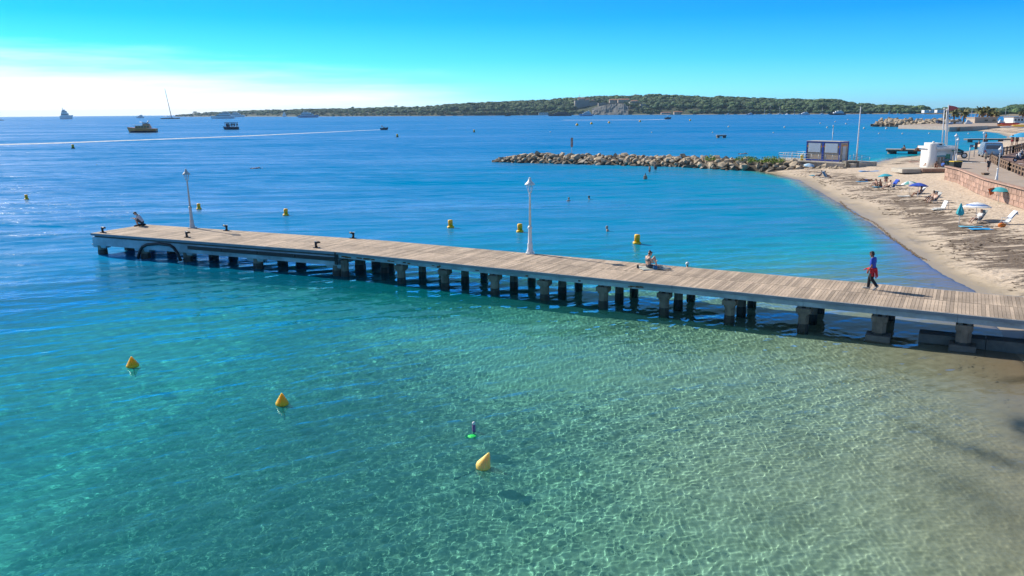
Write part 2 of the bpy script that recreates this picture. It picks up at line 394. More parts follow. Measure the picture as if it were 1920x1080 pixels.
hsum = mathn(nt, 'ADD', mathn(nt, 'ADD', mathn(nt, 'MULTIPLY', w1, 0.42), mathn(nt, 'MULTIPLY', w2, 0.13)), mathn(nt, 'MULTIPLY', w3, 1.5))
hsum = mathn(nt, 'MULTIPLY', hsum, gust.outputs[0])
bmp = N(nt, 'ShaderNodeBump', i_Distance=1.0); nt.links.new(hsum, bmp.inputs['Height']); nt.links.new(mathn(nt, 'ADD', 0.06, mathn(nt, 'MULTIPLY', far, 0.80)), bmp.inputs['Strength'])
tintc = ramp(nt, [(0.0, (1, 1, 1)), (0.05, (0.88, 0.99, 0.95)), (0.17, (0.60, 0.97, 0.93)), (0.33, (0.32, 0.94, 0.98)), (1.0, (0.06, 0.60, 0.70))])
nt.links.new(mathn(nt, 'MULTIPLY', dp, 1 / 6.0, True), tintc.inputs[0])
gb = N(nt, 'ShaderNodeBump', i_Distance=1.0); nt.links.new(hsum, gb.inputs['Height']); nt.links.new(mathn(nt, 'MULTIPLY', mathn(nt, 'SUBTRACT', far, .6), 1.5, True), gb.inputs['Strength'])
glass = N(nt, 'ShaderNodeBsdfGlass', i_IOR=1.33, i_Roughness=0.0); nt.links.new(gb.outputs[0], glass.inputs['Normal']); nt.links.new(tintc.outputs[0], glass.inputs[0])
# light scattered back by the water itself
bodyc = ramp(nt, [(0.0, (0.26, 0.36, 0.28)), (0.08, (0.06, 0.37, 0.33)), (0.20, (0.002, 0.42, 0.46)), (0.36, (0.0, 0.25, 0.40)), (0.6, (0.0, 0.21, 0.44)), (1.0, (0.0, 0.18, 0.44))])
patch = tn(nt, 0.045, 4.0, .55, pos, (.6, 1.3, 1), R(-15)); patch2 = tn(nt, 0.009, 3.0, .5, pos, (.4, 2.2, 1))
dpn = mathn(nt, 'MULTIPLY', mathn(nt, 'ADD', dp, mathn(nt, 'MULTIPLY', mathn(nt, 'MULTIPLY', far, 3.2), mathn(nt, 'MULTIPLY', dp, 7.0, True))), mathn(nt, 'ADD', .45, mathn(nt, 'ADD', mathn(nt, 'MULTIPLY', patch, .6), mathn(nt, 'MULTIPLY', patch2, .5))))  # open bay shifted bluer: reflected sky put into the body colour
nt.links.new(mathn(nt, 'MULTIPLY', dpn, 1 / 9.0, True), bodyc.inputs[0])
dif = N(nt, 'ShaderNodeBsdfDiffuse'); nt.links.new(bodyc.outputs[0], dif.inputs[0])
glo = N(nt, 'ShaderNodeBsdfGlossy'); nt.links.new(mathn(nt, 'ADD', 0.05, mathn(nt, 'MULTIPLY', far, 0.17)), glo.inputs['Roughness']); nt.links.new(bmp.outputs[0], glo.inputs['Normal'])
fre = N(nt, 'ShaderNodeFresnel', i_IOR=1.33); nt.links.new(bmp.outputs[0], fre.inputs['Normal'])
mb = N(nt, 'ShaderNodeMixShader'); # a ruffled sea never mirrors fully at grazing angles
# ripples and gusts too fine for the pixels still turn parts of the surface towards or away from the sky
rip = mathn(nt, 'MULTIPLY', mathn(nt, 'SUBTRACT', mathn(nt, 'ADD', mathn(nt, 'ADD', mathn(nt, 'MULTIPLY', w1, 1.25), mathn(nt, 'MULTIPLY', w3, .9)), mathn(nt, 'ADD', mathn(nt, 'MULTIPLY', calm, 1.1), mathn(nt, 'MULTIPLY', calm2, .7))), 2.03), 2.6)
nt.links.new(mathn(nt, 'MULTIPLY', mathn(nt, 'MINIMUM', fre.outputs[0], mathn(nt, 'SUBTRACT', 0.60, mathn(nt, 'MULTIPLY', far, 0.24))), mathn(nt, 'ADD', 1.0, mathn(nt, 'MULTIPLY', far, rip))), mb.inputs[0]); nt.links.new(dif.outputs[0], mb.inputs[1]); nt.links.new(glo.outputs[0], mb.inputs[2])
tr = ramp(nt, [(0.0, g(0)), (0.05, g(0.03)), (0.12, g(0.07)), (0.25, g(0.19)), (0.45, g(0.42)), (0.7, g(0.80)), (1.0, g(1))]); nt.links.new(mathn(nt, 'MULTIPLY', dp, 1 / 6.0, True), tr.inputs[0])
trf = mathn(nt, 'MAXIMUM', tr.outputs[0], mathn(nt, 'MULTIPLY', mathn(nt, 'MULTIPLY', far, 1.4, True), mathn(nt, 'MULTIPLY', dp, 7.0, True)))
ms = N(nt, 'ShaderNodeMixShader'); nt.links.new(trf, ms.inputs[0]); nt.links.new(glass.outputs[0], ms.inputs[1]); nt.links.new(mb.outputs[0], ms.inputs[2])
nt.links.new(ms.outputs[0], out.inputs[0])
def openw(X, Y):
    return 1 - np.clip((X + 38) / 18, 0, 1) * np.clip((66 - Y) / 26, 0, 1)
wmesh = grid_mesh('sea', xs, ys, wave_z, {'depth': depth, 'open': openw}); wmesh.materials.append(wm)
sea = tag(link('sea', wmesh), kind='structure'); sea.cycles.is_caustics_caster = True
# ------------------------------------------------------------ pier
DECK = 1.5
A0 = Vector((-29.24, 55.29, 0)); K0 = Vector((-10.4, 46.72, 0))
dL = Vector((0.910, -0.4142, 0)).normalized(); nL = Vector((-dL.y, dL.x, 0)); dR = Vector((0.870, -0.4925, 0)).normalized(); nR = Vector((-dR.y, dR.x, 0))
LL = (K0 - A0).dot(dL); LR = 47.0; WID = 4.65
def LP(s, t, z=0.0): p = A0 + dL * s + nL * t; return Vector((p.x, p.y, z))
def RP(s, t, z=0.0): p = K0 + dR * s + nR * t; return Vector((p.x, p.y, z))
aL = math.atan2(dL.y, dL.x); aR = math.atan2(dR.y, dR.x)
wood = pm('weathered_deck_wood', (0.47, 0.365, 0.27), 0.16, 3.0, 0.85, bump=0.25, bscale=30, streak=(6, 0.8, 1), rand=0.26, stain=.24)
conc_blue = pm('painted_concrete_pale_blue', (0.47, 0.53, 0.56), 0.14, 1.1, 0.7, bump=0.2, bscale=14, streak=(.5, .5, 3), stain=.4)
conc_lip = pm('grey_concrete_lip', (0.24, 0.27, 0.30), 0.16, 1.5, 0.75, bump=0.2, bscale=14)
conc_pile = pm('weathered_pile_concrete', (0.25, 0.20, 0.15), 0.35, 2.6, 0.85, bump=0.5, bscale=12, streak=(1, 1, .6), stain=.35)
weedm = pm('wet_algae_concrete', (0.035, 0.03, 0.022), 0.4, 3.0, 0.5, bump=0.5, bscale=14)
rubber = pm('black_rubber_fender', (0.018, 0.019, 0.021), 0.3, 5.0, 0.55, bump=0.1)
rust = pm('rust', (0.22, 0.085, 0.03), 0.5, 7.0, 0.9, bump=0.4)
darkconc = pm('dark_groyne_concrete', (0.16, 0.145, 0.12), 0.35, 1.6, 0.9, bump=0.6, bscale=9)  # one even dark concrete for groyne, slab and inner beams
pier = thing('pier', 'long timber decked pier on rows of concrete piles reaching out from the beach', 'pier', (K0.x, K0.y, 0))
off = -Vector((K0.x, K0.y, 0))
def pp(o): o.parent = pier; o.location = o.location + off; return o
PITCHP = 0.142; GAP = 0.012
pl_half = WID / 2
plank_mesh = MB().box((0, 0, -0.02), (PITCHP - GAP, pl_half - 0.035, 0.04)).mesh('plank', wood)
rest = MB(); nplank = 0
ns = int(LR / PITCHP); smax = 39.0
plank_slots = []
for i in range(ns):
    s = (i + .5) * PITCHP + 0.05
    for row in (0, 1):
        plank_slots.append((s, pl_half * (row + .5)))
vis = [q for q in plank_slots if q[0] < smax]
near300 = set(sorted(vis, key=lambda q: -q[0])[:300])
for s, t in plank_slots:
    z = DECK + random.uniform(-.004, .003)
    if (s, t) in near300:
        o = link('plank', plank_mesh); o.location = RP(s, t, z); o.rotation_euler = (0, random.uniform(-.004, .004), aR); pp(o)
    else:
        rest.box(RP(s, t, z - .02), (PITCHP - GAP, pl_half - .035, .04), aR)
for i in range(int(LL / PITCHP) + 1):
    s = (i + .5) * PITCHP
    for row in (0, 1): rest.box(LP(s, pl_half * (row + .5), DECK - .02 + random.uniform(-.004, .003)), (PITCHP - GAP, pl_half - .035, .04), aL)
# wedge at the bend
rest.poly([K0, LP(LL, WID), RP(0, WID)][::1] if (LP(LL, WID) - K0).cross(RP(0, WID) - K0).z > 0 else [K0, RP(0, WID), LP(LL, WID)], DECK - .045, DECK - .006)
tag(pp(rest.build('decking', wood)), kind='stuff')
# carrying slab under the planks
sl = MB()
sl.poly([LP(.1, .12), LP(LL, .12), LP(LL, WID - .12), LP(.1, WID - .12)], 1.22, 1.452)
sl.poly([RP(-.02, .12), RP(LR, .12), RP(LR, WID - .12), RP(-.02, WID - .12)], 1.25, 1.453)
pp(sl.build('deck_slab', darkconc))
# edge lips, grooves and beams in bays
def bays(L, step): 
    n = max(1, round(L / step)); return [(i * L / n, (i + 1) * L / n) for i in range(n)]
for s0, s1 in bays(LL, 5.2):
    for t, sg in ((-.03, 1), (WID + .03, -1)):
        pp(MB().box(LP((s0 + s1) / 2, t + .07 * sg, 1.42), (s1 - s0 - .015, .2, .15), aL).build('edge_lip', conc_lip))
        pp(MB().box(LP((s0 + s1) / 2, t + .17 * sg, .95), (s1 - s0 - .01, .3, .56), aL).build('edge_beam', conc_blue))
for t in (1.1, 3.55):
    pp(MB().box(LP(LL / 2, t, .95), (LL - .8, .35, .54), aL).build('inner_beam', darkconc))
pp(MB().box(LP(-.0, WID / 2, 1.42), (.2, WID + .06, .152), aL).build('edge_lip', conc_lip))
pp(MB().box(LP(.16, WID / 2, .95), (.3, WID - .5, .562), aL).build('edge_beam', conc_blue))
pp(MB().box(LP(LL - .1, WID / 2, .93), (.34, WID - .72, .5), aL).build('cross_beam', conc_blue))
for s0, s1 in bays(LR, 2.9):
    for t, sg in ((-.03, 1), (WID + .03, -1)):
        pp(MB().box(RP((s0 + s1) / 2, t + .07 * sg, 1.43), (s1 - s0 - .012, .2, .13), aR).build('edge_lip', conc_lip))
        pp(MB().box(RP((s0 + s1) / 2, t + .22 * sg, 1.235), (s1 - s0 - .012, .26, .20), aR).build('edge_beam', conc_blue))
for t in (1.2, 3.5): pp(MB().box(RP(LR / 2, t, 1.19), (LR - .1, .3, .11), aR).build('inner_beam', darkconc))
# piles
def pile(pt, ztop, r, cap=True, zbot=-4.0, ang=aR, base=False, capw=.62):
    n = 8
    m = MB(); m.lathe([(r * 1.02, zbot), (r, .28), (r, ztop)], n, (pt.x, pt.y, 0), smooth=False)
    o = pp(m.build('pile', conc_pile))
    w = MB(); w.lathe([(r * 1.05, zbot), (r * 1.07, .2), (r * 1.03, .34)], n, (pt.x, pt.y, 0), smooth=False)
    c = w.build('weed_band', weedm, o)
    if cap:
        mc = MB(); z = ztop - .04
        mc.box((pt.x, pt.y, z - .08), (capw, .5, .22), ang); mc.box((pt.x, pt.y, z - .235), (capw * .72, .44, .088), ang)
        mc.build('pile_cap', conc_pile, o)
        mc = MB(); mc.box((pt.x - .16 * math.cos(ang), pt.y - .16 * math.sin(ang), z + .1), (.16, .3, .16), ang); mc.box((pt.x + .16 * math.cos(ang), pt.y + .16 * math.sin(ang), z + .1), (.14, .3, .16), ang)
        mc.build('bearing_block', conc_pile, o)
    if base:
        mb_ = MB(); mb_.box((pt.x, pt.y, -.12), (.98, .8, .72), ang, taper=.96); mb_.build('footing', darkconc, o)
    return o
front_px = [(729, 538), (815, 547), (906, 560), (1004, 570), (1113, 585), (1231, 598), (1356, 613), (1500, 626), (1642, 646), (1803, 664)]
for i, p in enumerate(front_px):
    w = P(*p); s = (w - K0).dot(dR)
    last = i >= 8
    pile(RP(s, .28), 1.05, .235 if i < 8 else .29, True, base=last)
    if i < 8:
        pile(RP(s + .08, 2.2), 1.12, .22, False); pile(RP(s + .1, 4.25), 1.12, .22, False)
    else:
        pile(RP(s + .05, 4.3), 1.12, .3, False)
for s in (0.35, 0.95, 1.75): pile(RP(s, .3 if s < .5 else (2.3 if s > 1 else 3.9)), 1.0, .24, False)
for px_, py_ in [(190, 470), (270, 480), (350, 487), (465, 503), (595, 523)]:
    s = (P(px_, py_, 0.15) - A0).dot(dL); s = max(s, .45)
    pile(LP(s, .36), .70, .31, False)
    hb = MB(); hb.box(LP(s, .34, .60), (1.15, .42, .24), aL, taper=1.25); pp(hb.build('haunch', conc_blue))
    pile(LP(s + .2, 2.4), .75, .33, False); pile(LP(s + .2, 4.2), .72, .33, False)
# fenders
def on_face(px_, py_, offs):        # point on the near face of the left part
    d = Vector(ray(px_, py_)); o = Vector((0, 0, CAM_H)); q = A0 + nL * offs
    t = (q - o).dot(nL) / d.dot(nL); return o + d * t
hoop = [on_face(*q, -.06) for q in [(259, 484), (262, 471), (267, 463), (276, 458.5), (298, 457), (318, 459.5), (326, 465), (333, 475), (339, 489)]]
pp(MB().tube(hoop, .10, 8).build('fender_hoop', rubber))
a = on_face(352, 464, -.04); b_ = on_face(628, 486, -.04)
seg = 4
for i in range(seg):
    p0 = a.lerp(b_, i / seg + .002); p1 = a.lerp(b_, (i + 1) / seg - .002)
    pp(MB().beam(p0, p1, .10, .22).build('fender_strip', rubber))
pp(MB().beam(on_face(630, 473, -.02), on_face(631, 496, -.02), .08, .2).build('fender_strip', rubber))
rs = MB()
for i in range(26):
    s = random.choice([.6, 1.0, 1.8, 2.4, 4.0, 5.2, 6.9, 9.8, 12.5, 15.5, 18.6]) + random.uniform(-.4, .5); h = random.uniform(.04, .09)
    rs.box(RP(s, -.03 + .088, 1.22 + random.uniform(-.03, .05)), (random.uniform(.12, .7) if s < 4 else random.uniform(.08, .25), .012, h), aR)
tag(pp(rs.build('rust_patch', rust)), kind='stuff')

# bollards
boll_m = pm('black_painted_iron', (0.016, 0.017, 0.02), 0.3, 8, 0.35, metal=.3); boll_w = pm('worn_white_paint', (0.62, 0.63, 0.62), 0.2, 12, 0.6)
def bollard(pt, rz, label):
    t = thing('mooring_bollard', label, 'bollard', (pt.x, pt.y, DECK), rz, 'mooring bollards on the pier')
    MB().box((0, 0, .02), (.36, .26, .04)).build('base_plate', boll_m, t)
    MB().tube([(-.02, 0, .03), (-.05, 0, .16), (-.05, 0, .30)], [.095, .07, .085], 10).build('post', boll_m, t)
    MB().tube([(-.10, 0, .335), (.05, 0, .345), (.2, 0, .36), (.27, 0, .345)], [.07, .075, .06, .045], 8).build('horn', boll_m, t)
    MB().box((-.09, 0, .405), (.17, .10, .016)).build('paint_patch', boll_w, t)
bollard(P(183, 437, DECK) + nL * .25 + dL * .25, aL, 'dark mooring bollard at the outer corner of the pier')
bollard(P(347, 446, DECK) + nL * .2, aL, 'dark mooring bollard on near edge above the curved black fender')
bollard(P(430, 431.5, DECK) - nL * .3, aL + math.pi, 'dark mooring bollard on far edge beside the lamp post shadow tip')
bollard(P(589, 466, DECK) + nL * .25, aL, 'dark mooring bollard on near edge where the pier bends')
bollard(P(665, 446, DECK) - nL * .2, aR + math.pi, 'dark mooring bollard on far edge just past the bend towards the beach')

# ------------------------------------------------------------ lamp posts
white_p = pm('white_lamp_paint', (0.74, 0.73, 0.71), 0.06, 5, 0.45); grey_p = pm('grey_lamp_paint', (0.50, 0.50, 0.50), 0.1, 5, 0.5)
glassm = bpy.data.materials.new('lantern_glass'); glassm.use_nodes = True
_nt = glassm.node_tree; _nt.nodes.clear(); _o = N(_nt, 'ShaderNodeOutputMaterial'); _t = N(_nt, 'ShaderNodeBsdfTransparent'); _t.inputs[0].default_value = (.92, .95, .97, 1); _g = N(_nt, 'ShaderNodeBsdfGlossy', i_Roughness=.05); _m = N(_nt, 'ShaderNodeMixShader'); _fn = N(_nt, 'ShaderNodeTexNoise', i_Scale=3.0)
_nt.links.new(mathn(_nt, 'MULTIPLY', _fn.outputs[0], .22), _m.inputs[0]); _nt.links.new(_t.outputs[0], _m.inputs[1]); _nt.links.new(_g.outputs[0], _m.inputs[2]); _nt.links.new(_m.outputs[0], _o.inputs[0])
def lamp_post(loc, H, label, mat=None, group='white lantern lamp posts', rz=0.0, plate=True, lean=(0, 0)):
    mat = mat or white_p; k = H / 4.6
    t = thing('lamp_post', label, 'lamp post', loc, rz, group); t.rotation_euler = (lean[0], lean[1], rz)
    if plate: MB().box((0, 0, .03), (.52 * k, .52 * k, .06)).build('base_plate', mat, t)
    MB().lathe([(.21 * k, .06), (.21 * k, .16), (.17 * k, .24), (.15 * k, .55 * k), (.165 * k, .6 * k), (.125 * k, .66 * k), (.105 * k, 1.5 * k), (.14 * k, 1.55 * k), (.14 * k, 1.62 * k), (.085 * k, 1.70 * k)], 10).build('pedestal', mat, t)
    MB().lathe([(.078 * k, 1.68 * k), (.055 * k, 3.5 * k), (.075 * k, 3.54 * k), (.05 * k, 3.6 * k), (.085 * k, 3.68 * k)], 8).build('shaft', mat, t)
    fr = MB()
    for i in range(6):
        a = i * math.pi / 3
        fr.tube([(.09 * k * math.cos(a), .09 * k * math.sin(a), 3.68 * k), (.21 * k * math.cos(a), .21 * k * math.sin(a), 4.15 * k)], .014 * k, 4)
    fr.build('lantern_frame', mat, t)
    MB().lathe([(.085 * k, 3.69 * k), (.2 * k, 4.14 * k)], 6, smooth=False).build('lantern_glass', glassm, t)
    MB().lathe([(.31 * k, 4.14 * k), (.31 * k, 4.18 * k), (.2 * k, 4.29 * k), (.12 * k, 4.36 * k), (.11 * k, 4.44 * k), (.055 * k, 4.47 * k), (.075 * k, 4.53 * k), (.02 * k, 4.6 * k)], 10).build('lantern_roof', mat, t)
    return t
def top_h(px_, base, ytop): return D(px_, ytop, base.y).z - base.z
b1 = P(361, 427.5, DECK); lamp_post(b1, top_h(352, b1, 316), 'grey white lantern post leaning near outer end of the pier', grey_p, lean=(0, R(-1.2)))
b2 = P(994, 475.5, DECK); lamp_post(b2, top_h(993.5, b2, 332), 'bright white lantern post halfway along the pier')

# groyne under the landward end
gw = thing('groyne_wall', 'low dark concrete wall running under the landward end of the pier', 'wall', (0, 0, 0))
q0 = P(1722, 640, 0); 
for i, (u0, u1) in enumerate([(0, 2.4), (2.42, 5.2), (5.22, 9)]):
    c0 = q0 + dR * u0 + nR * .25; c1 = q0 + dR * u1 + nR * .25
    MB().beam((c0.x, c0.y, -.1 + .05 * i), (c1.x, c1.y, -.06 + .05 * i), .75, .95).build('concrete_block', darkconc, gw)
# ------------------------------------------------------------ buoys
yel = pm('yellow_buoy_plastic', (1.0, 0.52, 0.006), 0.14, 3, 0.42, bump=.05); yel2 = pm('faded_yellow_buoy', (0.92, 0.62, 0.14), 0.10, 3, 0.5)
for _m in (yel, yel2):
    _b = _m.node_tree.nodes['Principled BSDF']; _b.inputs['Subsurface Weight'].default_value = .55; _b.inputs['Subsurface Radius'].default_value = (.5, .3, .1); _b.inputs['Subsurface Scale'].default_value = .5
chain_m = pm('rusty_chain', (0.045, 0.032, 0.025), 0.4, 9, 0.8)
def cone_buoy(pt, r, h, label, mat, tilt=(0, 0)):
    t = thing('cone_buoy', label, 'buoy', (pt.x, pt.y, 0), 0, 'conical yellow buoys'); t.rotation_euler = (tilt[0], tilt[1], 0)
    MB().lathe([(r * .50, -.22 * h), (r * .86, -.12 * h), (r, .03 * h), (r * 1.0, .14 * h), (r * .93, .22 * h), (r * .52, .6 * h), (r * .17, .93 * h), (r * .10, .98 * h), (r * .03, 1.0 * h)], 24).build('float', mat, t)
    MB().lathe([(r * .5, -.30 * h), (r * .8, -.215 * h), (r * .3, -.2 * h)], 16).build('keel_ring', chain_m, t)
    return t
def chain(t, pts): 
    m = MB()
    for a, b in zip(pts, pts[1:]):
        a = Vector(a); b = Vector(b); n = max(1, int((b - a).length / .11))
        for i in range(n): m.beam(a.lerp(b, i / n), a.lerp(b, (i + .8) / n), .035 if i % 2 else .05, .05 if i % 2 else .03)
    return m.build('chain', chain_m, t)
c = cone_buoy(P(249, 687), .235, .40, 'yellow conical buoy farthest left in the near water', yel, (0, R(-3))); chain(c, [(0, 0, -.1), (0, 0, -1.4)])
c = cone_buoy(P(529, 758), .215, .40, 'orange yellow conical buoy floating upright between the other two cones', yel, (0, R(2))); chain(c, [(0, 0, -.1), (.1, 0, -1.4)])
c = cone_buoy(P(905, 876), .205, .50, 'pale yellow conical buoy tilted over with its chain showing', yel2, (R(8), R(22))); chain(c, [(-.12, 0, -.1), (-.16, -.1, -.35), (-.5, -.3, -.85)])
def can_buoy(pt, k, label, mat=None, dark=False, group='yellow channel buoys beyond the pier', rz=0):
    t = thing('can_buoy', label, 'buoy', (pt.x, pt.y, 0), 0, group); t.rotation_euler = (0, R(random.uniform(-3, 3)), rz); mat = mat or yel
    MB().lathe([(.17 * k, -.3 * k), (.27 * k, -.12 * k), (.29 * k, .02 * k), (.29 * k, .12 * k), (.21 * k, .17 * k)], 14).build('collar', chain_m if dark else mat, t)
    MB().lathe([(.20 * k, .16 * k), (.20 * k, .62 * k), (.17 * k, .66 * k), (.08 * k, .67 * k)], 14).build('body', mat, t)
    return t
for (x, y, lab) in [(50, 374, 'yellow can buoy alone at the far left edge of the bay'), (373, 392, 'yellow can buoy right beside the leaning lamp post'), (536, 404, 'yellow can buoy beyond the bend of the pier'),
                    (845, 427, 'yellow can buoy left of the pair near the white lamp post'), (975, 435, 'yellow can buoy close to the left of the white lamp post'), (1194, 457, 'bright yellow can buoy behind the seated woman')]:
    can_buoy(P(x, y), .98 + .001 * (y - 400) - (.0 if y > 400 else .1), lab)
ob = pm('amber_buoy_plastic', (1.0, 0.46, 0.012), 0.15, 4, .5)
for (x, y, k, lab) in [(137, 278.5, 2.0, 'amber can buoy with dark collar below the orange cruiser'), (745, 257, 2.0, 'amber can buoy near the speeding motorboat'), (889, 248, 2.1, 'amber can buoy left of the rock breakwater tip')]:
    can_buoy(P(x, y), k * .9, lab, ob, True, 'amber buoys farther out')
mo = pm('pale_mooring_buoy', (0.62, 0.58, 0.50), 0.1, 4, .5)
def ball_buoy(x, y, r, lab, mat, grp):
    p = P(x, y); o = MB().ball((0, 0, r * .45), r, 10, 8).lathe([(r * .16, r * 1.35), (r * .16, r * 1.75), (r * .05, r * 1.8)], 6).build('mooring_buoy', mat, None, p); tag(o, lab, 'buoy', grp)
for x, y, w in [(1082, 235.5, 'leftmost and nearest'), (1109, 233, 'second from the left'), (1142, 231, 'in the middle'), (1200, 228.5, 'second from the right'), (1294, 226.5, 'rightmost and farthest')]:
    ball_buoy(x, y, .95, 'small amber mooring buoy %s in the row before the fort island' % w, ob, 'amber mooring buoys before the fort')
for x, y in [(1032, 248), (1222, 249), (1336, 249), (1366, 238.5), (1450, 249.5), (1471, 239.5), (1538, 232), (1551, 240), (1562, 250.5), (1590, 225), (1620, 241.5), (1648, 251), (1662, 242), (1692, 251.5), (1742, 251), (1816, 251.5), (1586, 233), (1566, 229)]:
    ball_buoy(x, y, .30 if y > 244 else .5, 'tiny pale mooring buoy on the far water beyond the rock breakwater', mo, 'pale mooring buoys beyond the breakwater')
# purple topped float with a green base under the surface
fl = thing('marker_float', 'slim purple and white marker stick above a sunken green base', 'marker', P(888.5, 808))
pur = pm('purple_plastic', (0.30, 0.12, 0.30), .2, 8, .5); whi = pm('white_plastic', (0.75, 0.75, 0.75), .08, 8, .5); grn = pm('green_plastic', (0.02, 0.85, 0.12), .2, 5, .5)
MB().lathe([(.035, -.12), (.05, .02), (.05, .2), (.047, .21)], 10).build('stick', pur, fl)
MB().lathe([(.047, .21), (.05, .24), (.05, .27), (.02, .30)], 10).build('tip', whi, fl)
MB().tube([(0, 0, -.1), (.0, .02, -.45)], .014, 5).build('line', chain_m, fl)
MB().lathe([(.22, -.07), (.20, -.03), (.05, .012)], 7, (-.05, -.36, -.0), smooth=False).build('base', grn, fl)
# ------------------------------------------------------------ people
skin_a = pm('skin_tan', (0.42, 0.22, 0.13), .1, 6, .55); skin_b = pm('skin_fair', (0.56, 0.34, 0.24), .1, 6, .55); skin_c = pm('skin_brown', (0.27, 0.135, 0.08), .1, 6, .55)
hair_d = pm('hair_dark', (0.018, 0.014, 0.012), .4, 14, .5); hair_b = pm('hair_auburn', (0.13, 0.05, 0.02), .4, 14, .5); hair_g = pm('hair_grey', (0.36, 0.34, 0.32), .3, 14, .5)
eye_m = pm('dark_eye', (0.02, 0.015, 0.012), .1, 6, .2)
CL = {}
def cloth(c, name=None):
    k = tuple(round(x, 3) for x in c)
    if k not in CL: CL[k] = pm('cloth_%d' % len(CL), c, .16, 7, .85, bump=.3, bscale=20)
    return CL[k]
def voxel(mbuild, name, mat, vox, smooth=2):
    m = mbuild.mesh(name, mat); o = bpy.data.objects.new(name, m); COL.objects.link(o)
    md = o.modifiers.new('r', 'REMESH'); md.mode = 'VOXEL'; md.voxel_size = vox; md.use_smooth_shade = True
    if smooth:
        s_ = o.modifiers.new('s', 'SMOOTH'); s_.iterations = smooth; s_.factor = .5
    dg = bpy.context.evaluated_depsgraph_get(); me = bpy.data.meshes.new_from_object(o.evaluated_get(dg)); me.name = name
    bpy.data.objects.remove(o); bpy.data.meshes.remove(m)
    if not me.materials: me.materials.append(mat)
    return me
def cap_(m, a, b, ra, rb, n=10):
    a = Vector(a); b = Vector(b); m.tube([a, b], [ra, rb], n); m.ball(a, ra, n, 6); m.ball(b, rb, n, 6)
